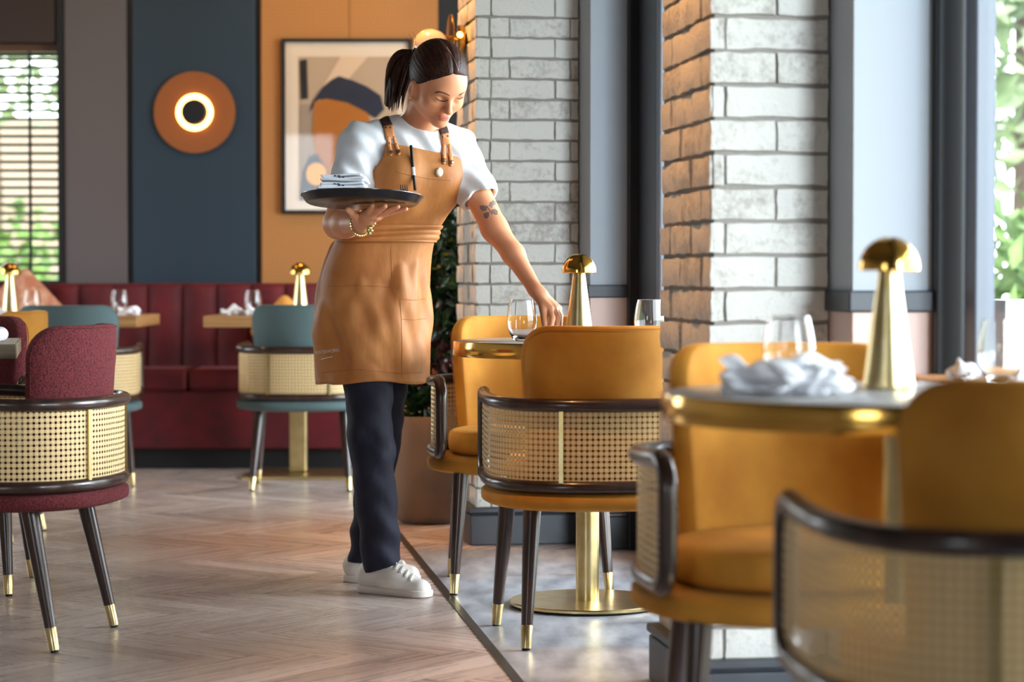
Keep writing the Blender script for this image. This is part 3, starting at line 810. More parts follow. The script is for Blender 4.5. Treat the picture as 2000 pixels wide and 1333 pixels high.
M['edge_oak'] = mat('grey_oak', lin(150, 132, 108), 0.45, var=(lin(118, 100, 80), 9, 0.35, 0.7, (0.3, 6, 6)))
square_table(-1.962, 6.30, 'grey oak table cut by the left edge between the burgundy chairs', w=1.2, d=0.64, m='edge_oak', th=0.040).rotation_euler[2] = R(11)

# ------------------------------------------------------------------ mushroom lamps
def make_lamp():
    t = empty('table_lamp')
    MB().lathe([(0, 0.001), (0.0405, 0.001), (0.0415, 0.004), (0.0405, 0.010), (0.0165, 0.192), (0, 0.192)], 64).build('lamp_base', M['brass'], t)
    R_ = 0.0485
    prof = [(0.0, 0.1895), (R_ - 0.002, 0.1895), (R_, 0.191), (R_, 0.194)]
    for i in range(1, 15):
        a = R(90 * i / 14); prof.append((R_ * math.cos(a), 0.194 + 0.050 * math.sin(a)))
    MB().lathe(prof, 64).build('lamp_shade', M['brass2'], t)
    return t
def put(proto, flag, loc, rz, lab, cat, grp=None):
    o = proto if not flag.get('u') else copy_tree(proto); flag['u'] = 1
    o.location = loc; o.rotation_euler = (0, 0, rz)
    return tag(o, lab, cat, grp)
lp, lf = make_lamp(), {}
TZ = 0.7545
for x, y, z, lab in ((0.188, 6.45, TZ, 'brass mushroom lamp on the round table the woman reaches over'), (0.605, 3.70, TZ, 'largest brass mushroom lamp, on the near blurred table'),
                     (-0.985, 10.72, 0.7555, 'small blurred brass mushroom lamp beside the apron on the banquette table'), (-2.335, 10.72, 0.7555, 'blurred brass mushroom lamp at the far left before the blind')):
    put(lp, lf, (x, y, z), 0, lab, 'lamp', 'brass mushroom lamps')

# ------------------------------------------------------------------ tumblers
def make_glass():
    o = MB()
    prof = []
    outer = [(0.0, 0.0), (0.020, 0.0), (0.0245, 0.003), (0.034, 0.018), (0.0405, 0.036), (0.0428, 0.052), (0.0415, 0.072), (0.0375, 0.095), (0.0330, 0.1150)]
    inner = [(0.0318, 0.1156), (0.0362, 0.095), (0.0401, 0.072), (0.0414, 0.052), (0.0390, 0.036), (0.0320, 0.019), (0.0200, 0.009), (0.0, 0.007)]
    return o.lathe(outer + inner, 48).build('tumbler', M['glass'])
gp, gf = make_glass(), {}
for x, y, z, lab in ((0.028, 6.44, TZ, 'stemless glass beside the reaching hand, left of the lamp'), (0.385, 6.47, TZ, 'stemless glass at the right of the reached table, by the pillar'),
                     (0.452, 3.76, TZ, 'large blurred stemless glass behind the crumpled napkin'), (0.892, 4.20, 0.7405, 'large stemless glass on the window ledge at the right edge'),
                     (-1.205, 10.72, 0.7555, 'small blurred glass left of the teal chair on the oak table'), (-1.83, 10.75, 0.7555, 'small blurred glass on the right end of the far left oak table'),
                     (-2.215, 10.62, 0.7555, 'small blurred glass right of the far left lamp')):
    put(gp, gf, (x, y, z), 0, lab, 'glass', 'stemless glasses')

# ------------------------------------------------------------------ napkins
def cloth_roll(w, h, d, seed, folds=5, peak=0.012):
    rs = np.random.RandomState(seed); mb = MB()
    nu, nv = 40, 28; ph = rs.rand(6) * 6.28
    P = []
    for i in range(nu):
        row = []
        u = i / (nu - 1) * 2 - 1
        for j in range(nv):
            a = 2 * PI * j / nv
            prof = (1 - abs(u) ** 6) ** 0.35
            rad = 1 + 0.20 * math.sin(a * folds + ph[0] + u * 2.2) + 0.13 * math.sin(a * 3 + ph[1] + u * 5) + 0.12 * math.sin(u * 7 + ph[2])
            x = u * w / 2 + 0.01 * math.sin(a * 3 + ph[3])
            y = d / 2 * math.cos(a) * rad * (0.8 + 0.2 * prof)
            z = h / 2 * math.sin(a) * rad * (0.55 + 0.45 * prof) + h / 2 + peak * math.sin(u * 4 + ph[4]) * (0.5 + 0.5 * math.sin(a))
            row.append(Vector((x, y, max(z, 0.0006))))
        P.append(row)
    mb.grid(P, cv=True)
    mb.f.append(tuple(range(nv))); mb.f.append(tuple((nu - 1) * nv + k for k in reversed(range(nv))))
    return mb
def napkin(loc, rz, dims, seed, lab, cutlery=True, folds=5, grp=None):
    t = empty('napkin', loc, rz); tag(t, lab, 'napkin', grp)
    cloth_roll(*dims, seed, folds).build('cloth', M['linen'], t)
    return t
napkin_last = napkin((0.40, 3.50, TZ), R(-8), (0.150, 0.030, 0.075), 3, 'crumpled white napkin beside the largest lamp on the near table', folds=7)
nk = napkin_last
for (x, y, z, rz, ry, dims, sd) in ((0.035, 0.03, 0.020, 22, -9, (0.13, 0.030, 0.045), 8), (-0.02, -0.02, 0.022, -26, 7, (0.12, 0.028, 0.04), 12), (0.075, -0.01, 0.004, 5, 0, (0.07, 0.036, 0.055), 14)):
    c_ = cloth_roll(*dims, sd, 5).build('cloth', M['linen'], nk); c_.location = (x, y, z); c_.rotation_euler = (0, R(ry), R(rz))
napkin((0.842, 4.30, 0.7405), R(60), (0.06, 0.028, 0.04), 5, 'small white napkin end on the window ledge left of the glass')
napkin((-1.285, 10.62, 0.7555), R(8), (0.10, 0.035, 0.07), 6, 'blurred white napkin at the left end of the oak table beside the woman')
napkin((-1.195, 10.58, 0.7555), R(-15), (0.06, 0.030, 0.05), 16, 'blurred white napkin in front of the glass left of the teal chair')
napkin((-1.765, 10.62, 0.7555), R(0), (0.085, 0.032, 0.06), 7, 'blurred white napkin at the right end of the far left oak table')
napkin((-2.37, 10.58, 0.7555), R(0), (0.10, 0.03, 0.07), 9, 'blurred white napkin below the lamp at the far left')
# looped napkin on the grey oak table
t = MB()
P = []
for i in range(25):
    a = i / 24
    ang = PI * 1.55 * a - 0.35 * PI
    cx, cz = 0.0 + 0.018 * math.cos(ang), 0.0200 + 0.0165 * math.sin(ang)
    if a > 0.78: cx -= (a - 0.78) * 0.35; cz = max(0.0022, cz * (1 - (a - .78) * 2.5))
    P.append([Vector((cx, y, cz)) for y in np.linspace(-0.05, 0.05, 6)])
t.grid(P)
q = t.build('napkin', M['linen'], solid=0.004); q.location = (-1.388, 6.20, 0.7555 + 0.0022)
tag(q, 'white napkin with a curled edge on the grey oak table at the left edge', 'napkin')

# ------------------------------------------------------------------ banquette
bq = empty('banquette', (-2.2, 11.37, 0)); tag(bq, 'crimson velvet banquette with channelled back along the far wall', 'banquette')
bw0, bw1 = -4.4, -0.62
b = MB(); b.box((bw0 + 2.2, -0.20, 0.0), (bw1 + 2.2, 0.24, 0.098)); b.build('plinth', M['black'], bq, smooth=False)
b = MB(); n = 0; x = bw0; pw = 0.86
def cushion_box(lo, hi, r, nx=10):
    """soft box"""
    m = MB(); m.box(lo, hi); return m
xs = [bw0 + (bw1 - bw0) * i / 4 for i in range(5)]
for a, c in zip(xs[:-1], xs[1:]):
    m = MB(); m.box((a + 2.202, -0.27, 0.38), (c + 2.198, 0.10, 0.488)); m.build('seat_cushion', M['red'], bq, bevel=0.025)
b = MB(); b.box((bw0 + 2.2, -0.255, 0.10), (bw1 + 2.2, 0.10, 0.379)); b.build('seat_front', M['red'], bq, smooth=False, bevel=0.01)
P = []; N = 22; cw = (bw1 - bw0) / N
for i in range(N * 8 + 1):
    x = bw0 + 2.2 + cw * i / 8; f = abs(math.sin(PI * i / 8)) ** 0.55
    row = [Vector((x, 0.16 - 0.045 * f + 0.02, 0.40))]
    for k in range(13):
        zz = 0.45 + 0.41 * k / 12; row.append(Vector((x, 0.135 - 0.035 * f + 0.04 * k / 12, zz)))
    for k in range(1, 9):
        a = R(90 * k / 8); row.append(Vector((x, 0.175 - 0.035 * f + 0.04 * (1 - math.cos(a)) + 0, 0.86 + 0.04 * math.sin(a))))
    row.append(Vector((x, 0.30, 0.90))); row.append(Vector((x, 0.30, 0.40)))
    P.append(row)
m = MB().grid(P)
nr = len(P[0]); m.f.append(tuple(range(nr))); m.f.append(tuple((len(P) - 1) * nr + k for k in reversed(range(nr))))
m.build('channel_back', M['red'], bq)

def cushion(loc, rot, w, lab, m):
    o = MB().pillow(rounded_rect(w / 2, -w / 2, w / 2, 0.03, 0.03), lambda u, v, h: Vector((u, h, v)), 0.13, p=2.0, pb=0.8).build('throw_cushion', M[m])
    o.location = loc; o.rotation_euler = rot
    return tag(o, lab, 'cushion')
cushion((-2.42, 11.40, 0.738), (R(-14), R(47), 0), 0.355, 'tan throw cushion standing on its corner on the banquette below the blind', 'cushion')
cushion((-1.115, 11.38, 0.668), (R(-12), R(42), 0), 0.265, 'ochre throw cushion on the banquette left of the small lamp', 'cushion2')

# ------------------------------------------------------------------ picture
pc = empty('framed_picture', (0, BY - 0.022, 0)); tag(pc, 'large framed abstract picture in navy, ochre and beige behind the woman', 'picture')
fx0, fx1, fz0, fz1 = bx(553), bx(806), bz(418), bz(77)
f = MB(); t_ = 0.018; d0 = -0.03
for lo, hi in (((fx0, d0, fz0), (fx0 + t_, 0, fz1)), ((fx1 - t_, d0, fz0), (fx1, 0, fz1)), ((fx0 + t_, d0, fz0), (fx1 - t_, 0, fz0 + t_)), ((fx0 + t_, d0, fz1 - t_), (fx1 - t_, 0, fz1))): f.box(lo, hi)
f.build('picture_frame', M['black'], pc, smooth=False)
f = MB(); f.box((fx0 + t_, -0.012, fz0 + t_), (fx1 - t_, -0.001, fz1 - t_)); f.build('mount_board', mat('cream_mount', lin(216, 194, 172), 0.8), pc, smooth=False)
def flat(name, pts, y, m):
    v = [Vector((bx(a), y, bz(b))) for a, b in pts]; v2 = [Vector((p.x, y + 0.0012, p.z)) for p in v]; n = len(v)
    MB().add(v + v2, [tuple(range(n)), tuple(n + i for i in reversed(range(n)))] + [(i, n + i, n + (i + 1) % n, (i + 1) % n) for i in range(n)]).build(name, m, pc, smooth=False)
pm = lambda n, *c: mat('print_' + n, lin(*c), 0.75)
flat('print_sheet', [(586, 112), (778, 112), (778, 392), (586, 392)], -0.0145, pm('beige', 176, 148, 122))
flat('pale_band', [(612, 205), (668, 112), (720, 112), (640, 205)], -0.0165, pm('pale', 208, 176, 146))
flat('grey_stripe_field', [(588, 205), (620, 205), (612, 330), (588, 340)], -0.0165, pm('grey', 150, 128, 110))
arc = [(605, 222), (612, 200), (632, 172), (650, 157), (664, 150), (690, 158), (718, 170), (745, 188), (752, 215), (735, 232), (700, 215), (660, 200), (625, 196)]
flat('navy_arch', arc, -0.0185, pm('navy', 34, 36, 52))
flat('black_bar', [(588, 120), (602, 117), (604, 194), (590, 196)], -0.0185, pm('black', 26, 24, 26))
flat('ochre_block', [(616, 200), (640, 194), (680, 202), (720, 222), (730, 260), (730, 372), (640, 372), (622, 330), (612, 260)], -0.0200, pm('ochre', 166, 96, 28))
flat('navy_foot', [(588, 392), (592, 340), (606, 308), (620, 300), (640, 330), (660, 392)], -0.0215, pm('navy', 34, 36, 52))
flat('lamp_reflection', [(620 + 20 * math.cos(a * PI / 12), 341 + 22 * math.sin(a * PI / 12)) for a in range(24)], -0.0235, pm('orange_reflection', 240, 160, 60))  # lamp reflection in the glass, painted as a pale disc on the print
f = MB(); f.box((fx0 + t_, -0.0275, fz0 + t_), (fx1 - t_, -0.0262, fz1 - t_)); f.build('picture_glass', M['pane'], pc, smooth=False)

# ------------------------------------------------------------------ wall lamp
c = px(381, 220, BY - 0.02)
wl = empty('wall_lamp', c); tag(wl, 'round copper wall lamp with a glowing ring and dark centre on the blue panel', 'wall lamp')
AX = Matrix.Rotation(R(90), 4, 'X')
MB().lathe([(0, 0.002), (0.195, 0.002), (0.206, 0.012), (0.206, 0.022), (0.19, 0.022), (0.12, 0.018), (0.0, 0.017)], 72, ax=AX).build('copper_dish', M['copper'], wl)
MB().tube([Vector((0.080 * math.cos(a), -0.021, 0.080 * math.sin(a))) for a in np.linspace(0, 2 * PI, 49)[:-1]], 0.013, 10, closed=True).build('light_ring', M['glow'], wl)
MB().lathe([(0, 0.018), (0.03, 0.018), (0.03, 0.046), (0.061, 0.046), (0.064, 0.049), (0.062, 0.055), (0, 0.057)], 48, ax=AX).build('centre_disc', M['black'], wl)

# ------------------------------------------------------------------ sconce on the far pillar
sc = empty('pillar_sconce', (c2 + u2 * 0.25 + Vector((0, 0, 1.78)))); tag(sc, 'brass sconce with discs and opal globe on the side of the far pillar', 'wall lamp')
nrm = -v2
AXN = nrm.to_track_quat('Z', 'Y').to_matrix().to_4x4()
MB().lathe([(0, 0.012), (0.05, 0.012), (0.052, 0.016), (0.05, 0.03), (0, 0.032)], 40, ax=AXN).build('back_plate', M['brass2'], sc)
MB().lathe([(0, 0.055), (0.088, 0.055), (0.09, 0.058), (0.088, 0.062), (0, 0.064)], 56, ax=AXN).build('disc_reflector', M['brass2'], sc)
MB().tube([nrm * 0.03, nrm * 0.10 + Vector((0, 0, 0.01)), nrm * 0.125 + Vector((0, 0, -0.02))], 0.007, 10).build('arm', M['brass2'], sc)
g = MB().lathe([(0.0655 * math.sin(a), 0.0655 * -math.cos(a)) for a in np.linspace(0, PI, 25)], 40, c=tuple(nrm * 0.128 + Vector((0, 0, -0.030)))).build('opal_globe', M['opal'], sc)
for k, q in enumerate((nrm * 0.085 + Vector((0.0, -0.03, -0.03)), nrm * 0.022 + Vector((0, -0.065, 0.01)))):
    MB().lathe([(0.011 * math.sin(a), 0.011 * -math.cos(a)) for a in np.linspace(0, PI, 13)], 20, c=tuple(q)).build('bulb', M['bulb'], sc)

# ------------------------------------------------------------------ plant
pt = empty('potted_plant', (-0.318, 8.74, 0)); tag(pt, 'tall leafy plant in a round taupe pot behind the woman', 'plant')
MB().lathe([(0, 0.0005), (0.10, 0.0005), (0.118, 0.01), (0.142, 0.06), (0.158, 0.13), (0.166, 0.22), (0.166, 0.32), (0.163, 0.405), (0.160, 0.41), (0.150, 0.405), (0.150, 0.36), (0, 0.36)], 64).build('pot', M['pot'], pt)
b = MB(); rs = np.random.RandomState(4)
for i in range(120):
    a = rs.rand() * 6.28; rr = 0.14 * rs.rand() ** 0.5
    r_ = 0.012 + 0.008 * rs.rand()
    b.lathe([(r_ * math.sin(t), -r_ * 0.7 * math.cos(t)) for t in np.linspace(0, PI, 5)], 6, c=(rr * math.cos(a), rr * math.sin(a), 0.365 + 0.012 * rs.rand()))
o = b.build('pebbles', M['soil'], pt); o['kind'] = 'stuff'
st = MB()
for i in range(7):
    a = i * 0.9; st.tube([(0.05 * math.cos(a), 0.05 * math.sin(a), 0.35), (0.07 * math.cos(a + .6), 0.07 * math.sin(a + .6), 0.8), (0.06 * math.cos(a + 1.2), 0.06 * math.sin(a + 1.2), 1.3)], [0.006, 0.005, 0.003], 6)
st.build('stems', M['bark'], pt)
b = MB(); leaves(b, (0.0, 0, 0.88), (0.165, 0.15, 0.5), 1500, 0.034, rs, 0.55); leaves(b, (-0.05, -0.06, 0.45), (0.12, 0.10, 0.09), 160, 0.03, rs, 0.4)
o = b.build('foliage', M['leaf'], pt, smooth=False); o['kind'] = 'stuff'
b = MB(); leaves(b, (0.03, -0.08, 0.62), (0.10, 0.07, 0.16), 70, 0.032, rs, 0.4)
o = b.build('bronze_leaves', M['leaf_red'], pt, smooth=False); o['kind'] = 'stuff'
# ------------------------------------------------------------------ the woman: smooth distance fields meshed as continuous surfaces
def V3(v): return np.array([v[0], v[1], v[2]], dtype=np.float64)
def pp(x, y, D): return V3(px(x, y, D))
def rc(P, a, b, ra, rb):
    ba = b - a; pa = P - a
    t = np.clip(pa @ ba / (ba @ ba), 0, 1)
    return np.sqrt(((pa - t[:, None] * ba) ** 2).sum(1)) - (ra + (rb - ra) * t)
def el(P, c, r, F=None):
    q = P - c
    if F is not None: q = q @ F.T
    r = np.asarray(r, dtype=np.float64)
    k0 = np.sqrt(((q / r) ** 2).sum(1)); k1 = np.sqrt(((q / (r * r)) ** 2).sum(1)) + 1e-9
    return k0 * (k0 - 1) / k1
def smin(a, b, k):
    h = np.maximum(k - np.abs(a - b), 0) / k
    return np.minimum(a, b) - h * h * k * 0.25
def smax(a, b, k): return -smin(-a, -b, k)
def yawF(deg, tilt=0.0):
    """rows = left, forward, up of a body turned deg to the right of facing the camera"""
    s, c = math.sin(R(deg)), math.cos(R(deg))
    l, f, u = np.array([c, s, 0.0]), np.array([s, -c, 0.0]), np.array([0, 0, 1.0])
    st, ct = math.sin(R(tilt)), math.cos(R(tilt))
    return np.array([l, f * ct - u * st, u * ct + f * st])

def surface_net(fn, lo, hi, h, B=12):
    lo = np.asarray(lo); hi = np.asarray(hi)
    nb = np.ceil((hi - lo) / (h * B)).astype(int)
    G = np.stack(np.meshgrid(*[np.arange(n) for n in nb], indexing='ij'), -1).reshape(-1, 3)
    cen = lo + (G + 0.5) * h * B
    d = fn(cen)
    act = G[np.abs(d) < h * B * 1.15 + 0.012]
    S = B + 1
    off = np.stack(np.meshgrid(*[np.arange(S)] * 3, indexing='ij'), -1).reshape(-1, 3)
    NX = (nb + 1) * B + 4
    def key(ijk): return (ijk[..., 0].astype(np.int64) * NX[1] + ijk[..., 1]) * NX[2] + ijk[..., 2]
    vk, vp, quads = [], [], []
    for c0 in range(0, len(act), 60):
        A = act[c0:c0 + 60]
        idx = (A[:, None, :] * B + off[None]).reshape(-1, 3)
        val = fn(lo + idx * h).reshape(len(A), S, S, S)
        inside = val < 0
        cnt = np.zeros((len(A), B, B, B), dtype=np.int8)
        for dx in (0, 1):
            for dy in (0, 1):
                for dz in (0, 1): cnt += inside[:, dx:dx + B, dy:dy + B, dz:dz + B]
        cells = np.argwhere((cnt > 0) & (cnt < 8))
        if not len(cells): continue
        n = cells[:, 0]; ci = cells[:, 1:]
        pos = np.zeros((len(cells), 3)); num = np.zeros(len(cells))
        cor = {}
        for dx in (0, 1):
            for dy in (0, 1):
                for dz in (0, 1): cor[(dx, dy, dz)] = val[n, ci[:, 0] + dx, ci[:, 1] + dy, ci[:, 2] + dz]
        for ax in range(3):
            for o1 in (0, 1):
                for o2 in (0, 1):
                    p0 = [0, 0, 0]; p0[(ax + 1) % 3] = o1; p0[(ax + 2) % 3] = o2; p1 = list(p0); p1[ax] = 1
                    a, b = cor[tuple(p0)], cor[tuple(p1)]
                    m = (a < 0) != (b < 0)
                    t = np.where(m, a / np.where(m, a - b, 1), 0)
                    e = np.tile(np.array(p0, dtype=float), (len(cells), 1)); e[:, ax] = t
                    pos += np.where(m[:, None], e, 0); num += m
        g = A[n] * B + ci
        vk.append(key(g)); vp.append(lo + (g + pos / num[:, None]) * h)
        for ax in range(3):
            s0 = [slice(None), slice(0, B), slice(0, B), slice(0, B)]; s1 = list(s0); s1[ax + 1] = slice(1, B + 1)
            a, b = inside[tuple(s0)], inside[tuple(s1)]
            e = np.argwhere(a != b)
            if not len(e): continue
            sg = a[tuple(e.T)]
            gi = A[e[:, 0]] * B + e[:, 1:]
            u, w = (ax + 1) % 3, (ax + 2) % 3
            q = []
            for du, dw in ((0, 0), (-1, 0), (-1, -1), (0, -1)):
                k = gi.copy(); k[:, u] += du; k[:, w] += dw; q.append(key(k))
            q = np.stack(q, 1); q[~sg] = q[~sg][:, ::-1]
            quads.append(q)
    vk = np.concatenate(vk); vp = np.concatenate(vp); quads = np.concatenate(quads)
    o = np.argsort(vk); vk = vk[o]; vp = vp[o]
    loc = np.clip(np.searchsorted(vk, quads), 0, len(vk) - 1)
    ok = (vk[loc] == quads).all(1)
    return vp, loc[ok]

def net_obj(name, fn, lo, hi, h, m, parent=None, smooth_it=1):
    v, f = surface_net(fn, lo, hi, h)
    for _ in range(smooth_it):
        acc = np.zeros_like(v); cn = np.zeros(len(v))
        for a, b in ((0, 1), (1, 2), (2, 3), (3, 0)):
            np.add.at(acc, f[:, a], v[f[:, b]]); np.add.at(acc, f[:, b], v[f[:, a]])
            np.add.at(cn, f[:, a], 1); np.add.at(cn, f[:, b], 1)
        v = v * 0.5 + 0.5 * acc / np.maximum(cn, 1)[:, None]
    me = bpy.data.meshes.new(name); me.from_pydata(v.tolist(), [], f.tolist())
    me.polygons.foreach_set('use_smooth', [True] * len(me.polygons))
    me.materials.append(m); me.update()
    o = bpy.data.objects.new(name, me); COL.objects.link(o)
    if parent is not None: o.parent = parent
    return o, v, f

def bvh_of(*objs):
    vs, fs = [], []
    for o in objs:
        n = len(vs); vs += [tuple(o.matrix_basis @ q.co) for q in o.data.vertices]
        fs += [tuple(i + n for i in p.vertices) for p in o.data.polygons]
    return BVHTree.FromPolygons(vs, fs)
EYE = Vector((0, 0, CAMZ))
def hit(tree, x, y):
    loc, nor, i, d = tree.ray_cast(EYE, ray(x, y))
    if loc is None: return None, None
    if nor.dot(ray(x, y)) > 0: nor = -nor
    return loc, nor
def drape_strip(mb, tree, pts, wid, off=0.0015, n=6, thick=0.0):
    """a ribbon laid on a surface along photograph points; wid in pixels"""
    P = []
    for i, (x, y) in enumerate(pts):
        a = pts[max(0, i - 1)]; b = pts[min(len(pts) - 1, i + 1)]
        t = Vector((b[0] - a[0], b[1] - a[1])).normalized(); nn = Vector((-t.y, t.x))
        w = wid[i] if hasattr(wid, '__len__') else wid
        row = []
        for j in range(n + 1):
            s = (j / n - 0.5) * w
            l, no = hit(tree, x + nn.x * s, y + nn.y * s)
            if l is None: row = None; break
            row.append(l + no * (off * (1 - 0.35 * abs(2 * j / n - 1) ** 2)))
        if row: P.append(row)
    if len(P) > 1: mb.grid(P)
    return mb
def lerp_pts(pts, k=6):
    out = []
    for a, b in zip(pts[:-1], pts[1:]):
        for i in range(k): out.append(tuple(a[j] + (b[j] - a[j]) * i / k for j in range(len(a))))
    out.append(tuple(pts[-1])); return out
def drape_poly(mb, tree, poly, off, rings=4):
    cx = sum(p[0] for p in poly) / len(poly); cy = sum(p[1] for p in poly) / len(poly)
    P = []
    for i in range(rings + 1):
        q = i / rings; row = []
        for x, y in poly:
            l, no = hit(tree, cx + (x - cx) * max(q, 0.02), cy + (y - cy) * max(q, 0.02))
            if l is None: return mb
            row.append(l + no * off * (1 - 0.4 * q ** 6))
        P.append(row)
    mb.grid(P, cv=True); return mb

SKIN = mat('skin', lin(228, 160, 122), 0.46, sss=0.2, spec=0.4)
nt = SKIN.node_tree; b_ = nt.nodes['Principled BSDF']
at_ = node(nt, 'ShaderNodeAttribute', attribute_name='lip')
mx_ = node(nt, 'ShaderNodeMix', data_type='RGBA'); mx_.inputs['A'].default_value = lin(228, 160, 122); mx_.inputs['B'].default_value = lin(196, 108, 100)
nt.links.new(at_.outputs['Fac'], mx_.inputs['Factor']); nt.links.new(mx_.outputs['Result'], b_.inputs['Base Color'])
SHIRT = mat('white_cotton', lin(220, 223, 230), 0.85, bump=(60, 0.12, 0.004))
APRON = mat('tan_canvas', lin(188, 124, 66), 0.6, sheen=0.1, var=(lin(172, 106, 50), 12, 0.4, 0.7), bump=(13, 0.55, 0.012, (1, 1, 0.4)))
DENIM = mat('navy_denim', lin(23, 25, 46), 0.75, sheen=0.15, var=(lin(17, 18, 36), 14, 0.4, 0.65), bump=(16, 0.5, 0.010, (1, 1, 0.6)))
HAIR = mat('dark_brown_hair', lin(62, 34, 24), 0.48, spec=0.25, var=(lin(38, 21, 15), 20, 0.4, 0.6, (6, 0.5, 6)), bump=(30, 0.35, 0.003, (8, 0.45, 8)))
HAIR2 = mat('dark_brown_ponytail', lin(66, 37, 26), 0.48, spec=0.25, var=(lin(38, 21, 15), 20, 0.4, 0.6, (7, 7, 0.5)), bump=(30, 0.35, 0.003, (8, 8, 0.45)))
SHOE = mat('white_leather', lin(232, 228, 222), 0.45)
SOLE = mat('off_white_rubber', lin(222, 216, 208), 0.6)
LEATHER = mat('tan_leather', lin(206, 136, 84), 0.5)
STRAP = mat('dark_brown_webbing', lin(52, 32, 26), 0.7)
INK = mat('tattoo_ink', lin(128, 104, 98), 0.6)
GOLD = mat('pale_gold', lin(232, 212, 150), 0.2, metal=1.0)

# joints
HF = yawF(30, 35)                                 # head frame: left, forward, up
HC = pp(853.5, 166, 6.60)
def hp(x, y, z): return HC + HF[0] * x + HF[1] * y + HF[2] * z
J = dict(
    neck=pp(815, 262, 6.70), chest=pp(800, 338, 6.70), waist=pp(757, 452, 6.73), pelvis=pp(733, 566, 6.77),
    shR=pp(703, 281, 6.60), elR=pp(660, 438, 6.53), wrR=pp(706, 437, 6.345),
    shL=pp(889, 290, 6.74), elL=pp(966, 447, 6.63), faL=pp(1003, 497, 6.58), wrL=pp(1045, 566, 6.505))
FC, FW, FP = yawF(27, 4), yawF(36, 2), yawF(45)

def torso(P, g=0.0):
    d = el(P, J['chest'], (0.142 + g, 0.100 + g, 0.150 + g), FC)
    d = smin(d, el(P, J['waist'], (0.118 + g, 0.088 + g, 0.130 + g), FW), 0.10)
    d = smin(d, el(P, J['pelvis'], (0.158 + g, 0.118 + g, 0.150 + g), FP), 0.10)
    for s in (-1, 1):
        d = smin(d, el(P, J['chest'] + FC[0] * 0.062 * s + FC[1] * 0.072 + FC[2] * -0.012, (0.058 + g, 0.052 + g, 0.060 + g), FC), 0.05)
    for k, q in (('shR', (0.030, 0.0, 0.0)), ('shL', (-0.030, 0, 0))):
        d = smin(d, rc(P, J['neck'] + np.array([q[0] * -0.6, 0, -0.012]), J[k], 0.052 + g, 0.050 + g), 0.055)
    return d
def arm(P, a, b, ra, rb): return rc(P, a, b, ra, rb)

def finger(P, pts, r0, r1):
    d = None
    n = len(pts) - 1
    for i in range(n):
        q = rc(P, pts[i], pts[i + 1], r0 + (r1 - r0) * i / n, r0 + (r1 - r0) * (i + 1) / n)
        d = q if d is None else smin(d, q, 0.003)
    return d
LEFT_F = [
    [pp(1073, 604, 6.455), pp(1079, 622, 6.425), pp(1075, 645, 6.415), pp(1071, 657, 6.415)],
    [pp(1081, 602, 6.475), pp(1089, 620, 6.455), pp(1086, 646, 6.440), pp(1081, 660, 6.438)],
    [pp(1087, 602, 6.495), pp(1094, 619, 6.485), pp(1092, 644, 6.465), pp(1087, 657, 6.460)],
    [pp(1090, 603, 6.515), pp(1095, 618, 6.510), pp(1094, 636, 6.495), pp(1091, 649, 6.490)]]
LEFT_T = [pp(1056, 584, 6.485), pp(1061, 606, 6.450), pp(1064, 630, 6.425), pp(1067, 650, 6.420)]
RIGHT_F = [
    [pp(714, 420, 6.285), pp(721, 412.5, 6.245), pp(727.5, 402.5, 6.215)],
    [pp(723, 420, 6.265), pp(738, 411.5, 6.225), pp(752, 403, 6.195)],
    [pp(732, 421, 6.265), pp(755, 412.5, 6.235), pp(777, 404, 6.210)],
    [pp(739, 423, 6.275), pp(766, 415, 6.260), pp(793, 408.5, 6.245)]]
RIGHT_T = [pp(699, 430, 6.325), pp(691, 420, 6.290), pp(686, 414, 6.270), pp(679.5, 410.0, 6.262)]

def boxed(P, fn, lo, hi, mgn=0.05):
    """evaluate fn only near its box"""
    q = np.maximum(np.maximum(lo - P, P - hi), 0); d = np.sqrt((q * q).sum(1)) + mgn * 0.6
    m = d < mgn * 1.6
    if m.any(): d[m] = fn(P[m])
    return d
def hand_l(P):
    w = J['wrL']; k = (LEFT_F[1][0] + LEFT_F[2][0]) / 2
    d = rc(P, w, w + (k - w) * 0.3, 0.0195, 0.021)
    for f, r in zip(LEFT_F, (0.0125, 0.0125, 0.012, 0.0115)):
        d = smin(d, rc(P, w + (k - w) * 0.18 + (f[0] - k) * 0.5, f[0], 0.0135, r), 0.010)
    d = smin(d, rc(P, w + (k - w) * 0.15, LEFT_T[0], 0.016, 0.0135), 0.012)
    e = None
    for f, r0, r1 in zip(LEFT_F, (0.0098, 0.0100, 0.0095, 0.0085), (0.0068, 0.0070, 0.0066, 0.0060)):
        q = finger(P, f, r0, r1); e = q if e is None else np.minimum(e, q)
    e = np.minimum(e, finger(P, LEFT_T, 0.0125, 0.0078))
    return smin(d, e, 0.005)
def hand_r(P):
    w = J['wrR']; c = pp(719, 421, 6.285)
    d = rc(P, w, c, 0.0245, 0.020)
    for f, r in zip(RIGHT_F, (0.0125, 0.0125, 0.012, 0.0115)):
        d = smin(d, rc(P, w + (c - w) * 0.4, f[0], 0.017, r), 0.010)
    d = smin(d, rc(P, w + (c - w) * 0.2, RIGHT_T[0], 0.020, 0.0155), 0.012)
    e = None
    for f, r0, r1 in zip(RIGHT_F, (0.0100, 0.0102, 0.0098, 0.0088), (0.0070, 0.0072, 0.0068, 0.0062)):
        q = finger(P, f, r0, r1); e = q if e is None else np.minimum(e, q)
    e = np.minimum(e, finger(P, RIGHT_T, 0.0125, 0.0080))
    return smin(d, e, 0.005)

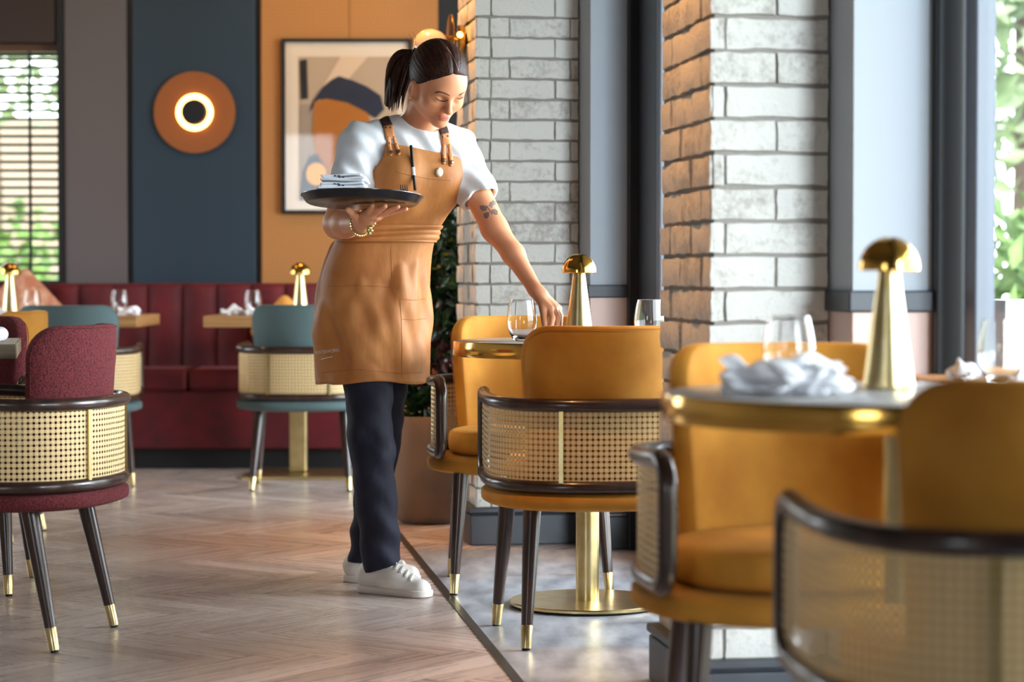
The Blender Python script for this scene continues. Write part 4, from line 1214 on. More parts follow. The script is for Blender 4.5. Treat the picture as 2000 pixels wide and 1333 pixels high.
def head(P):
    Q = (P - HC) @ HF.T
    L_ = lambda x, y, z: np.array([x, y, z])
    d = el(Q, L_(0, -0.014, 0.034), (0.0715, 0.090, 0.084))
    d = smin(d, el(Q, L_(0, 0.030, -0.012), (0.060, 0.058, 0.078)), 0.03)
    for s in (-1, 1):
        d = smin(d, rc(Q, L_(0.047 * s, 0.0, -0.043), L_(0.011 * s, 0.069, -0.077), 0.018, 0.012), 0.028)
        d = smin(d, el(Q, L_(0.040 * s, 0.056, -0.022), (0.022, 0.022, 0.020)), 0.024)
    d = smin(d, el(Q, L_(0, 0.077, -0.0775), (0.0165, 0.013, 0.0125)), 0.018)
    d = smin(d, rc(Q, L_(-0.030, 0.074, 0.018), L_(0.030, 0.074, 0.018), 0.009, 0.009), 0.018)
    d = smin(d, el(Q, L_(0.006, 0.038, 0.030), (0.054, 0.041, 0.044)), 0.03)
    for s in (-1, 1):                              # sockets and closed lids
        d = smax(d, -el(Q, L_(0.031 * s, 0.096, 0.001), (0.020, 0.0195, 0.0115)), 0.012)
        d = smin(d, el(Q, L_(0.031 * s, 0.0705, -0.002), (0.0150, 0.0140, 0.0120)), 0.005)
    d = smin(d, rc(Q, L_(0, 0.082, 0.010), L_(0, 0.104, -0.024), 0.0070, 0.0090), 0.010)
    d = smin(d, el(Q, L_(0, 0.1055, -0.0265), (0.0095, 0.0090, 0.0085)), 0.006)
    for s in (-1, 1):
        d = smin(d, el(Q, L_(0.0100 * s, 0.0945, -0.0300), (0.0064, 0.0088, 0.0058)), 0.006)
        d = smax(d, -el(Q, L_(0.0058 * s, 0.0985, -0.0375), (0.0030, 0.0042, 0.0035)), 0.003)
    d = smin(d, el(Q, L_(0, 0.081, -0.054), (0.020, 0.008, 0.012)), 0.012)
    lip = smin(el(Q, L_(0, 0.0893, -0.0512), (0.0175, 0.0048, 0.0036)), el(Q, L_(0, 0.0882, -0.0592), (0.0150, 0.0052, 0.0042)), 0.003)
    d = smin(d, lip, 0.003)
    d = smax(d, -rc(Q, L_(-0.017, 0.0955, -0.0553), L_(0.017, 0.0955, -0.0553), 0.0016, 0.0016), 0.002)
    for s in (-1, 1):                              # ears
        e = el(Q, L_(0.0740 * s, -0.002, -0.021), (0.0088, 0.0175, 0.0310))
        e = smax(e, -el(Q, L_(0.0840 * s, 0.003, -0.016), (0.0080, 0.0090, 0.0165)), 0.004)
        e = smin(e, el(Q, L_(0.0710 * s, 0.007, -0.046), (0.0060, 0.0075, 0.0080)), 0.005)
        d = smin(d, e, 0.006)
    return d
nk0 = hp(0, -0.030, -0.035)
def skin(P):
    d = boxed(P, lambda p: smin(torso(p, -0.006), np.full(len(p), 9.0), 0.01), np.array([-0.75, 6.3, 0.6]), np.array([0.1, 7.1, 1.5]), 0.1)
    d = smin(d, rc(P, J['neck'] + np.array([0, 0, -0.02]), nk0, 0.056, 0.047), 0.03)
    d = smin(d, arm(P, J['shR'], J['elR'], 0.046, 0.040), 0.02)
    d = smin(d, arm(P, J['elR'], J['elR'] * 0.65 + J['wrR'] * 0.35, 0.038, 0.037), 0.02)
    d = smin(d, arm(P, J['elR'] * 0.65 + J['wrR'] * 0.35, J['wrR'], 0.037, 0.0255), 0.02)
    d = smin(d, arm(P, J['shL'], J['elL'], 0.045, 0.0365), 0.02)
    d = smin(d, arm(P, J['elL'], J['faL'], 0.0365, 0.030), 0.02)
    d = smin(d, arm(P, J['faL'], J['wrL'], 0.030, 0.0200), 0.02)
    for h_, k_, a_, r_ in LEGS:
        d = smin(d, rc(P, h_, k_, 0.070, 0.045), 0.03); d = smin(d, rc(P, k_, a_, 0.045, 0.032), 0.02)
    d = smin(d, boxed(P, head, HC - 0.16, HC + 0.17), 0.018)
    c = J['wrL']; d = smin(d, boxed(P, hand_l, c - 0.11, c + 0.11), 0.010)
    c = J['wrR']; d = smin(d, boxed(P, hand_r, c - 0.16, c + 0.16), 0.010)
    return d
LEGS = [(pp(714, 650, 6.69), pp(726, 885, 6.66), pp(747, 1108, 6.78), 0), (pp(762, 650, 6.86), pp(738, 885, 6.92), pp(713, 1104, 7.02), 0)]

body, bv, bf = net_obj('person', skin, (-0.66, 6.05, 0.06), (0.19, 7.25, 1.66), 0.0028, SKIN, smooth_it=1)
tag(body, 'person with dark ponytail in white t-shirt and tan apron, carrying a tray', 'person')
Q = (bv - HC) @ HF.T
lipd = np.minimum(np.abs(el(Q, np.array([0, 0.0893, -0.0512]), (0.0175, 0.0060, 0.0034))), np.abs(el(Q, np.array([0, 0.0882, -0.0592]), (0.0150, 0.0062, 0.0040))))
lipm = np.clip(1.2 - lipd / 0.0022, 0, 1) * (Q[:, 1] > 0.080) * (np.abs(Q[:, 0]) < 0.022)
a_ = body.data.attributes.new('lip', 'FLOAT', 'POINT'); a_.data.foreach_set('value', lipm.astype(np.float32))
skin_t = bvh_of(body)

# t-shirt
def sleeve(P, a, b, r0, r1, t, arm_r):
    d = (b - a); e = a + d * t; n = d / np.linalg.norm(d)
    s = rc(P, a, e + n * 0.03, r0, r1)
    s = np.maximum(s, (P - e) @ n)
    return s, np.maximum(rc(P, a + d * 0.3, b, arm_r, arm_r), ((a + d * (t - 0.10)) - P) @ n)
rng_ph = np.random.RandomState(3).rand(8) * 6
def wrinkle(P, amp, sc):
    x, y, z = P[:, 0] * sc, P[:, 1] * sc, P[:, 2] * sc
    return amp * (np.sin(x * 1.7 + z * 2.3 + rng_ph[0]) * np.sin(z * 1.3 - x * 2.1 + rng_ph[1]) + 0.6 * np.sin(z * 3.7 + x * 3.1 + y * 2 + rng_ph[2]))
def shirt(P):
    d = torso(P, 0.007)
    sR, cR = sleeve(P, J['shR'] + np.array([0, 0, 0.0]), J['elR'], 0.054, 0.064, 0.80, 0.050)
    sL, cL = sleeve(P, J['shL'], J['elL'], 0.058, 0.060, 0.635, 0.047)
    d = smin(d, sR, 0.035); d = smin(d, sL, 0.035)
    d = d + wrinkle(P, 0.0030, 24) + 0.0022 * np.sin(P[:, 2] * 70 + P[:, 0] * 95 + P[:, 1] * 30) * np.exp(-((P[:, 2] - J['shR'][2] + 0.10) / 0.07) ** 2)
    nd = (nk0 - J['neck']); nd /= np.linalg.norm(nd)
    d = smax(d, -np.maximum(rc(P, J['neck'] - nd * 0.05, J['neck'] + nd * 0.2, 0.064, 0.070), -((P - (J['neck'] - nd * 0.022)) @ (nd * 0.92 + np.array([0.16, -0.36, 0]))) ), 0.006)
    d = np.maximum(d, -cR); d = np.maximum(d, -cL)
    return np.maximum(d, (J['waist'][2] - 0.01) - P[:, 2])
so_, sv, sf = net_obj('t_shirt', shirt, (-0.66, 6.3, 1.0), (0.05, 7.1, 1.46), 0.0036, SHIRT, body)
shirt_t = bvh_of(so_)

# jeans
def jeans(P):
    d = el(P, J['pelvis'] - np.array([0, 0, 0.03]), (0.160, 0.122, 0.16), FP)
    (h, k, a, _), (h2, k2, a2, _) = LEGS
    R1 = smin(rc(P, h, k, 0.078, 0.063), rc(P, k, a, 0.063, 0.0575), 0.02)
    R2 = smin(rc(P, h2, k2, 0.078, 0.060), rc(P, k2, a2, 0.060, 0.052), 0.02)
    d = smin(smin(d, R1, 0.03), R2, 0.02)
    z = P[:, 2]
    fold = 0.0042 * np.sin(z * 62 + P[:, 0] * 30 + P[:, 1] * 22) * np.exp(-((z - 0.16) / 0.12) ** 2) + 0.0045 * np.sin(z * 34 - P[:, 0] * 40 + 1) * np.exp(-((z - 0.45) / 0.14) ** 2) + wrinkle(P, 0.0016, 22)
    d = d + fold
    cut = np.where(P[:, 1] > 6.905, 0.064, 0.056 + 0.34 * np.maximum(P[:, 0] + 0.44, 0)) - z
    d = np.maximum(d, np.maximum(cut, z - 0.98))
    for a_, r in ((a, 0.045), (a2, 0.040)): d = np.maximum(d, -rc(P, a_ - np.array([0, 0, 0.08]), a_ + np.array([0, 0, 0.01]), r, r))
    return d
net_obj('jeans', jeans, (-0.68, 6.45, 0.04), (-0.12, 7.2, 1.0), 0.005, DENIM, body)

# shoes
def shoe(heel, toe, name_seed):
    hx = np.array([heel[0], heel[1], 0]); tx = np.array([toe[0], toe[1], 0]); d = tx - hx; Ln = np.linalg.norm(d); d /= Ln
    s = np.array([-d[1], d[0], 0]); up = np.array([0, 0, 1.0])
    W = lambda y, x, z: hx + d * y + s * x + up * z
    def fn(P):
        q = rc(P, W(0.0, 0, 0.050), W(Ln * 0.55, 0, 0.040), 0.0335, 0.0375)
        q = smin(q, rc(P, W(Ln * 0.55, 0, 0.030), W(Ln, 0, 0.019), 0.0385, 0.0335), 0.03)
        q = smin(q, rc(P, W(0.004, 0, 0.045), W(0.022, 0, 0.085), 0.034, 0.034), 0.02)
        q = smin(q, rc(P, W(0.06, 0, 0.078), W(Ln * 0.74, 0, 0.040), 0.028, 0.025), 0.02)
        q = smax(q, 0.018 - P[:, 2], 0.004)
        return np.maximum(q, -rc(P, W(0.03, 0, 0.10), W(0.045, 0, 0.16), 0.024, 0.030))
    c = (hx + tx) / 2
    o, v, f = net_obj('shoe', fn, (c[0] - 0.2, c[1] - 0.2, 0.0), (c[0] + 0.2, c[1] + 0.2, 0.15), 0.004, SHOE, body, 2)
    # sole
    ring = []
    for i in range(40):
        a = 2 * PI * i / 40; yy = math.sin(a); xx = math.cos(a)
        if yy > 0: p = W(Ln + 0.040 * yy * 0.95, 0.041 * xx, 0)
        else: p = W(0.036 * yy, 0.036 * xx, 0)
        ring.append(p)
    sb = MB(); rows = []
    for z, k in ((0.0006, 0.93), (0.003, 0.98), (0.016, 0.99), (0.0205, 0.975), (0.022, 0.93)):
        rows.append([Vector(c + (p - c) * k + up * z) for p in ring])
    sb.grid(rows, cv=True); sb.f.append(tuple(range(40))); sb.f.append(tuple(4 * 40 + k for k in range(40)))
    sb.build('sole', SOLE, o)
    tr = bvh_of(o); lb = MB()
    for i in range(6):
        y = 0.072 + (Ln * 0.86 - 0.072) * i / 5
        pts = []
        for j in range(9):
            x = (j / 8 - 0.5) * 0.050
            l, n, _, _ = tr.ray_cast(Vector(W(y + 0.008 * abs(x) / 0.025, x, 0.2)), Vector((0, 0, -1)))
            if l is not None: pts.append(l + Vector((0, 0, 0.0022)))
        if len(pts) > 2: lb.tube(pts, 0.0048, 6, flat=0.6)
    for sg in (-1, 1):
        l, n, _, _ = tr.ray_cast(Vector(W(0.075, 0, 0.2)), Vector((0, 0, -1)))
        if l is None: l = Vector(W(0.075, 0, 0.09))
        q = [l + Vector(s) * (0.006 + 0.02 * math.sin(t * PI)) * sg + Vector(d) * 0.028 * t * 1.2 + Vector((0, 0, 0.004 - 0.012 * t)) for t in np.linspace(0, 1, 8)]
        lb.tube(q, 0.0034, 6)
    lb.build('laces', SHOE, o)
shoe((-0.425, 6.800), (-0.268, 6.695), 1)
shoe((-0.482, 7.035), (-0.315, 7.020), 2)

# hair
def hair(P):
    Q = (P - HC) @ HF.T
    L_ = lambda x, y, z: np.array([x, y, z])
    d = el(Q, L_(0, -0.016, 0.036), (0.0785, 0.1000, 0.0915))
    part = np.abs(Q[:, 0] + 0.002)
    d = d + 0.0035 * np.exp(-(part / 0.006) ** 2) * (Q[:, 1] > -0.05)
    ang = np.arctan2(Q[:, 0], Q[:, 2] - 0.03)
    d = d + 0.0004 * np.sin(ang * 40 + 4 * np.sin(Q[:, 1] * 14))
    y, z, x = Q[:, 1], Q[:, 2], np.abs(Q[:, 0])
    xs = Q[:, 0] - 0.014
    front = 0.80 * y - 0.60 * z - (0.0120 + np.where(xs < 0, 3.3, 1.6) * xs * xs)
    d = smax(d, front, 0.010)
    low = (0.62 * y - 0.004) - z
    d = smax(d, low, 0.010)
    d = np.maximum(d, -el(Q, L_(0.080, 0.000, -0.022), (0.016, 0.022, 0.036)))
    d = np.maximum(d, -el(Q, L_(-0.080, 0.000, -0.022), (0.016, 0.022, 0.036)))
    return d
ho, _, _ = net_obj('hair', hair, HC - 0.17, HC + 0.17, 0.0026, HAIR, body)
MH = Matrix([list(HF[0]) + [0], list(HF[1]) + [0], list(HF[2]) + [0], [0, 0, 0, 1]]).transposed(); MH.translation = Vector(HC)
ho.data.transform(MH.inverted()); ho.matrix_basis = MH
hair_t = bvh_of(ho)
pb_ = hp(-0.010, -0.100, 0.075)
pony = MB()
rs = np.random.RandomState(2)
p0, p1, p2, p3 = pp(806, 108, 6.66), pp(783, 104, 6.70), pp(764, 155, 6.72), pp(758, 220, 6.765)
def bez(t, o): return Vector(p0 * (1 - t) ** 3 + 3 * p1 * t * (1 - t) ** 2 + 3 * p2 * t * t * (1 - t) + p3 * t ** 3 + o)
core = [bez(t, np.zeros(3)) for t in np.linspace(0, 0.93, 12)]
pony.tube(core, [0.012 + 0.012 * math.sin(PI * min(1, t + 0.1)) for t in np.linspace(0, 0.93, 12)], 10)
for i in range(46):
    sp = rs.normal(size=3) * np.array([0.010, 0.014, 0.004]); ln = 0.86 + 0.14 * rs.rand()
    pts, rad = [], []
    for k in range(11):
        t = k / 10 * ln
        o = sp * (0.35 + 1.0 * math.sin(min(1, t * 1.3) * PI * 0.62)) + np.array([0.010 * t, 0, 0])
        pts.append(bez(t, o)); rad.append(0.0085 * (0.55 + 0.75 * math.sin(PI * min(1, t + 0.12)) ** 0.7) * (1, 1, 1, 1, 1, 1, 1, 0.9, 0.7, 0.45, 0.12)[k])
    pony.tube(pts, rad, 7)
pony.build('ponytail', HAIR2, ho)
MB().tube([Vector(pp(806, 108, 6.66) + np.array([0.014 * math.cos(a) * 0.5, 0.019 * math.sin(a), 0.017 * math.cos(a)])) for a in np.linspace(0, 2 * PI, 25)[:-1]], 0.005, 8, closed=True).build('hair_tie', M['black'], ho)
fl = MB()
for x0, y0, x1, y1 in ((806, 90, 797, 66), (812, 90, 806, 62), (802, 94, 790, 72)):
    a, b = Vector(pp(x0, y0, 6.62)), Vector(pp(x1, y1, 6.62)); fl.tube([a, (a + b) / 2 + Vector((0.004, 0, 0.006)), b], [0.0007, 0.0006, 0.0002], 5)
fl.build('flyaway_strands', HAIR2, ho)
MB_ = MB(); drape_strip(MB_, hair_t, lerp_pts([(872, 92), (882, 106), (890, 122), (896, 138)], 5), 1.3, 0.0005, 3)
MB_.build('parting', mat('scalp', lin(120, 88, 74), 0.5), ho)

for ch in ho.children: ch.matrix_basis = MH.inverted()
# face details
BROW = mat('brow_hair', lin(112, 72, 54), 0.7); LASH = mat('lash', lin(84, 54, 44), 0.7)
fd = MB()
drape_strip(fd, skin_t, lerp_pts([(850, 181), (857, 179.5), (864, 180.5), (871, 183), (878, 186.5)], 4), [1.4 + 2.0 * math.sin(PI * min(1, i / 16 * 0.75 + 0.2)) for i in range(17)], 0.0010, 4)
fd.build('eyebrow', BROW, body); fd = MB()
drape_strip(fd, skin_t, lerp_pts([(897, 186), (902, 183), (908, 179)], 4), [2.7, 2.7, 2.6, 2.4, 2.2, 2.0, 1.7, 1.4, 1.0], 0.0010, 4)
fd.build('eyebrow', BROW, body)
fd = MB()
drape_strip(fd, skin_t, lerp_pts([(850, 190), (856, 195), (864, 198), (871, 197.5), (876, 195)], 4), [0.8 + 1.7 * math.sin(PI * i / 16) for i in range(17)], 0.0012, 3)
fd.build('eyelashes', LASH, body); fd = MB()
drape_strip(fd, skin_t, lerp_pts([(892, 192), (898, 193.5), (905, 189.5)], 4), [0.8 + 1.5 * math.sin(PI * i / 8) for i in range(9)], 0.0012, 3)
fd.build('eyelashes', LASH, body)
er = MB()
for x, y in ((803, 190), (807, 194)):
    l, n = hit(skin_t, x, y)
    if l is None: l, n = Vector(pp(x, y, 6.56)), Vector((0, -1, 0))
    er.lathe([(0.0030 * math.sin(a), -0.0030 * math.cos(a)) for a in np.linspace(0, PI, 9)], 12, c=tuple(l + n * 0.002))
er.build('earrings', GOLD, body)

# tattoo on the left upper arm
tt = MB()
def tpoly(pts): drape_poly(tt, skin_t, pts, 0.0006, 3)
tpoly([(952, 404), (944, 401), (937, 402), (938, 408), (943, 413), (950, 412)])
tpoly([(954, 403), (957, 395), (963, 389), (968, 393), (968, 400), (961, 407)])
tpoly([(951, 414), (945, 417), (945, 424), (950, 428), (955, 424), (956, 415)])
tpoly([(960, 409), (967, 408), (972, 412), (972, 420), (966, 420), (960, 414)])
drape_strip(tt, skin_t, lerp_pts([(950, 402), (956, 410), (962, 419)], 3), 2.4, 0.0008, 2)
tt.build('tattoo', INK, body)

# ------------------------------------------------------------------ apron
def apron_sections():
    return [(462, 668, 833), (480, 652, 833), (510, 640, 834), (560, 625, 836), (600, 618, 836), (650, 614, 835), (700, 616, 834), (744, 620, 833)]
secs = apron_sections(); rows = []
NS = 120; A0, A1 = R(-218), R(62)             # the cloth wraps from the far left back round the front to the right
def sec_at(y):
    for (a, b) in zip(secs[:-1], secs[1:]):
        if a[0] <= y <= b[0]:
            t = (y - a[0]) / (b[0] - a[0]); return [a[k] + (b[k] - a[k]) * t for k in range(3)]
    return secs[-1]
frs = np.random.RandomState(9); fph = frs.rand(10) * 6.28
for i in range(58):
    t = i / 57; y = 462 + (744 - 462) * t
    _, xl, xr = sec_at(y)
    row = []
    D0 = 6.775
    for j in range(NS + 1):
        a = A0 + (A1 - A0) * j / NS
        ca, sa = math.cos(a), math.sin(a); n = 2.35
        r = (abs(ca) ** n + abs(sa) ** n) ** (-1 / n)
        cx = (xl + xr) / 2; hw = (xr - xl) / 2
        k = t ** 0.8
        W2 = lambda q: math.sin(q) + 0.38 * math.sin(2 * q + 0.6)
        f = 1 + 0.042 * k * W2(a * 4 + fph[0] + t * 2.2) + 0.030 * k * W2(a * 7 + fph[1] - t * 3.0) + 0.026 * W2(a * 5 + t * 7 + fph[2]) * math.sin(t * PI) + 0.020 * W2(a * 9 - t * 11 + fph[4]) * math.sin(t * PI) ** 2 + 0.06 * (1 - t) ** 3 * math.sin(a * 17 + fph[3])
        f += 0.045 * max(0, 1 - abs(a - R(-100)) / 0.35) * (1 - t) ** 3 - 0.02 * max(0, 1 - abs(a - R(-78)) / 0.2) * (1 - t) ** 2
        X = (cx + hw * r * ca * f - 1000) / FPX * D0
        Y = D0 + hw / FPX * D0 * r * sa * f * (1.02 if t > 0.2 else 0.85 + 0.85 * t)
        z = px(1000, y, D0).z
        if t > 0.85: z += ((t - 0.85) / 0.15) ** 2 * (0.006 * math.sin(a * 4 + 1) - 0.016 * max(0, -ca - 0.75) / 0.25 * (1 if sa < 0.6 else 0))
        row.append(Vector((X, Y, z)))
    rows.append(row)
G_ = np.array([[tuple(q) for q in row] for row in rows]); sh_ = G_.shape; flatv = G_.reshape(-1, 3)
axis_ = np.array([(px(733, 600, D0).x), D0])
for _ in range(4):
    dd_ = np.minimum(torso(flatv, 0.010), jeans(flatv) - 0.004)
    dirv = flatv[:, :2] - axis_; dirv /= np.linalg.norm(dirv, axis=1)[:, None] + 1e-9
    flatv[:, :2] += dirv * np.maximum(0.006 - dd_, 0)[:, None]
rows = [[Vector(q) for q in row] for row in flatv.reshape(sh_)]
ap = MB().grid(rows).build('apron', APRON, body, solid=0.0022, angle=70)
skirt_t = bvh_of(ap)
tv_, tf_ = surface_net(lambda P: torso(P, 0.012), (-0.66, 6.3, 0.85), (0.05, 7.1, 1.46), 0.009)
torso_t = BVHTree.FromPolygons([tuple(q) for q in tv_], [tuple(q) for q in tf_])
# bib and waist wrap follow the chest
def wrap(rows_, off, name, wob=None, solid=0.002, slope=0.022):
    """rows_: (y, centre x, D, left x, right x or None for round the side)"""
    P = []
    NB = 44
    for (y, cx, D, xl, xr, fac) in rows_:
        c = px(cx, y, D)
        cand = []
        for k in range(200):
            a = R(fac - 130 + 260 * k / 199)
            d = Vector((math.sin(a), -math.cos(a), 0))
            l, n, _, _ = torso_t.ray_cast(c + d * 0.6, -d, 0.62)
            if l is not None: cand.append((a, to_px(l)[0], l, d))
        if not cand: continue
        def find(xv, default):
            prev = None
            for q in cand:
                if prev is not None and (prev[1] - xv) * (q[1] - xv) <= 0: return q[0]
                prev = q
            return default
        aL = find(xl, cand[0][0]) if xl is not None else R(fac - 125)
        aR = R(xr)
        row = []
        for j in range(NB + 1):
            a = aL + (aR - aL) * j / NB; d = Vector((math.sin(a), -math.cos(a), 0))
            cc = c - Vector((0, 0, slope * (a - R(10)) * max(0, min(1, (430 - y) / 100))))
            l, n, _, _ = torso_t.ray_cast(cc + d * 0.6, -d, 0.62)
            if l is None: l = cc + d * 0.11
            o = off + (wob(y, a) if wob else 0)
            row.append(l + d * o)
        P.append(row)
    # even out the rows a little
    for _ in range(2):
        Q_ = [[(P[i - 1][j] + P[i][j] * 2 + P[i + 1][j]) / 4 if 0 < i < len(P) - 1 else P[i][j] for j in range(NB + 1)] for i in range(len(P))]
        P[:] = Q_
    return MB().grid(P).build(name, APRON, ap, solid=solid, angle=70)
bibk = [(296, 812, 6.70, 752, 66, 30), (308, 810, 6.70, 751, 74, 30), (322, 806, 6.70, 748, 84, 30), (338, 803, 6.70, 738, 95, 30), (352, 800, 6.70, 728, 104, 30),
        (368, 795, 6.70, 712, 112, 32), (390, 786, 6.71, 698, 120, 33), (415, 776, 6.72, 688, 130, 35), (440, 764, 6.73, 680, 138, 36), (464, 755, 6.74, 674, 142, 38)]
def ip(rows_, k=4):
    out = []
    for a, b in zip(rows_[:-1], rows_[1:]):
        for i in range(k):
            t = i / k; out.append(tuple(a[j] + (b[j] - a[j]) * t for j in range(6)))
    out.append(rows_[-1]); return out
bib = wrap(ip(bibk), 0.006, 'bib', lambda y, a: 0.003 * math.sin(a * 6 + y * 0.06) * max(0, min(1, (y - 330) / 40)) + 0.0025 * math.sin(y * 0.21 + a * 3) * max(0, (y - 390) / 70))
tie = wrap(ip([(441, 764, 6.73, 676, 142, 36), (452, 760, 6.735, 672, 142, 37), (463, 756, 6.74, 668, 143, 38), (474, 752, 6.75, 664, 145, 40)], 6), 0.013, 'waist_tie',
           lambda y, a: 0.0035 * math.sin((y + 4 * math.sin(a * 1.3)) * 0.62) + 0.003 * math.sin(a * 2 + y * 0.2))
def eval_bvh(*objs):
    return bvh_of(*objs)
front_t = bvh_of(bib, tie, so_, ap)
# stitching and pockets on the skirt and bib
sm = mat('stitch_line', lin(150, 92, 44), 0.8)
s = MB()
for pts in ([(642, 560), (690, 558), (740, 560), (762, 562)], [(763, 482), (764, 520), (764, 562)], [(764, 562), (772, 574), (780, 584)], [(780, 584), (805, 587), (831, 584)], [(781, 586), (784, 660), (784, 738)], [(784, 624), (808, 625), (831, 623)], [(628, 728), (700, 722), (780, 730), (830, 728)]):
    drape_strip(s, skirt_t, lerp_pts(pts, 8), 0.9, 0.0032, 2)
s.build('stitching', sm, ap)
s = MB()
for pts in ([(772, 336), (800, 343), (840, 350), (880, 353)],): drape_strip(s, front_t, lerp_pts(pts, 8), 0.8, 0.0030, 2)
s.build('pocket_seam', sm, bib)
# straps
def strap(top, mid, split, ends, width):
    s = MB(); drape_strip(s, front_t, lerp_pts(top, 6), width, 0.0045, 5)
    o = s.build('strap', STRAP, ap, solid=0.002)
    s = MB(); drape_strip(s, front_t, lerp_pts(mid, 5), [width * 1.02] * 99, 0.0065, 5)
    for e in ends: drape_strip(s, front_t, lerp_pts(e, 6), [7.6] * 99, 0.0068, 4)
    for e in ends:
        x, y = e[-1]; drape_poly(s, front_t, [(x + 4.2 * math.cos(a), y + 1 + (5.4 if math.sin(a) > 0 else 3) * math.sin(a)) for a in np.linspace(0, 2 * PI, 17)[:-1]], 0.0068, 2)
    lt = s.build('leather_tab', LEATHER, o, solid=0.002)
    s = MB()
    for e in ends:
        x, y = e[-1]; drape_poly(s, front_t, [(x + 3.3 * math.cos(a), y - 1 + 3.6 * math.sin(a)) for a in np.linspace(0, 2 * PI, 17)[:-1]], 0.0098, 3)
    for x in (mid[0][0] - 4.5, mid[0][0] + 4.5): drape_poly(s, front_t, [(x + 1.2 * math.cos(a), mid[0][1] + 5 + 1.2 * math.sin(a)) for a in np.linspace(0, 2 * PI, 9)[:-1]], 0.0090, 2)
    s.build('stud', mat('antique_nickel', lin(150, 146, 138), 0.3, metal=1.0), o, solid=0.001)
strap([(742, 213), (749, 228), (757, 248)], [(757.5, 247), (760, 262), (762, 272)], None, [[(757, 268), (760, 285), (763, 300)], [(768, 268), (773, 284), (778, 299)]], 19)
strap([(863, 249), (866, 255), (868, 263)], [(868.5, 262), (870, 274), (871, 284)], None, [[(866.5, 282), (866, 298), (866, 316)], [(876, 282), (878, 300), (880, 320)]], 17)
# badge, pen
s = MB(); drape_poly(s, front_t, [(857 + 7.2 * math.cos(a), 337 + 9 * math.sin(a)) for a in np.linspace(0, 2 * PI, 25)[:-1]], 0.009, 4)
s.build('badge', mat('cream_enamel', lin(240, 232, 214), 0.3), bib, solid=0.002)
pn = empty('pen', (0, 0, 0)); tag(pn, 'black pen clipped upright in the apron bib', 'pen')
a, na = hit(front_t, 802, 305); b, nb_ = hit(front_t, 806, 352)
a = a + na * 0.010; b = b + nb_ * 0.010
dr = (b - a).normalized(); top = a - dr * 0.026; bot = b + dr * 0.028
MB().tube([top, top + dr * 0.002, bot - dr * 0.002, bot], [0.0035, 0.0046, 0.0046, 0.003], 12).build('pen_barrel', M['black'], pn)
MB().tube([a + dr * 0.038, a + dr * 0.062], [0.00472] * 2, 12).build('pen_print', M['linen'], pn)
# embroidered name on the skirt
def text_mesh(body_, size):
    c = bpy.data.curves.new('txt', 'FONT'); c.body = body_; c.size = size; c.align_x = 'CENTER'; c.align_y = 'CENTER'; c.resolution_u = 3
    o = bpy.data.objects.new('txt', c); COL.objects.link(o)
    dg = bpy.context.evaluated_depsgraph_get(); me = bpy.data.meshes.new_from_object(o.evaluated_get(dg))
    v = [tuple(q.co) for q in me.vertices]; f = [tuple(p.vertices) for p in me.polygons]
    bpy.data.objects.remove(o); bpy.data.curves.remove(c); bpy.data.meshes.remove(me)
    return v, f
tx = MB()
for word, size, cx, cy, rot, sq in (('WATERWORKS', 9.5, 641, 687, -7, 0.70), ('EST. FOOD & BAR', 4.4, 642, 698, -7, 0.8)):
    if word.startswith('EST'): continue
    v, f = text_mesh(word, size); vv = []
    for x, y, z in v:
        x *= sq; q = Vector((x * math.cos(R(rot)) + y * math.sin(R(rot)), x * math.sin(R(rot)) - y * math.cos(R(rot))))
        l, n = hit(skirt_t, cx + q.x, cy + q.y)
        vv.append(l + n * 0.0040 if l is not None else Vector((-0.5, 6.6, 0.7)))
    tx.add(vv, f)
drape_strip(tx, skirt_t, lerp_pts([(628, 702), (640, 699), (651, 697)], 4), 1.6, 0.0036, 2)
tx.build('embroidery', mat('white_thread', lin(226, 214, 206), 0.8), ap, smooth=False)
# collar edge
cl = MB()
cpts = []
for x, y in lerp_pts([(757, 213), (764, 229), (776, 246), (790, 257), (806, 265), (822, 267.5), (836, 264), (841, 261)], 4):
    l, n = hit(skin_t, x, y)
    if l is not None: cpts.append(l + n * 0.006)
if len(cpts) > 3: cl.tube(cpts, [0.0055 * min(1.0, 0.1 + 0.3 * min(i, len(cpts) - 1 - i)) for i in range(len(cpts))], 8); cl.build('collar', SHIRT, so_)
# bracelet
wd = (J['wrR'] - J['elR']); wd /= np.linalg.norm(wd); wc = Vector(J['wrR'] - wd * 0.004); wd = Vector(wd)
e1 = wd.cross(Vector((0, 0, 1))).normalized(); e2 = wd.cross(e1)
br = MB()
for i in range(26):
    a0 = 2 * PI * i / 26; a1 = a0 + 2 * PI / 26 * 1.25
    q0 = wc + e1 * 0.0310 * math.cos(a0) + e2 * (0.0310 * math.sin(a0)) + Vector((0, 0, -0.003)); q1 = wc + e1 * 0.0310 * math.cos(a1) + e2 * 0.0310 * math.sin(a1) + Vector((0, 0, -0.003))
    br.tube([q0, (q0 + q1) / 2, q1], [0.0022, 0.0040, 0.0022], 7)
for x, y in ((716, 440), (722, 446), (727, 441), (719, 450), (725, 451), (730, 437), (721, 456)):
    c_ = px(x, y, 6.300); br.lathe([(0.0065 * math.sin(a), -0.0065 * math.cos(a)) for a in np.linspace(0, PI, 7)], 8, c=tuple(c_))
br.build('bracelet', GOLD, body)

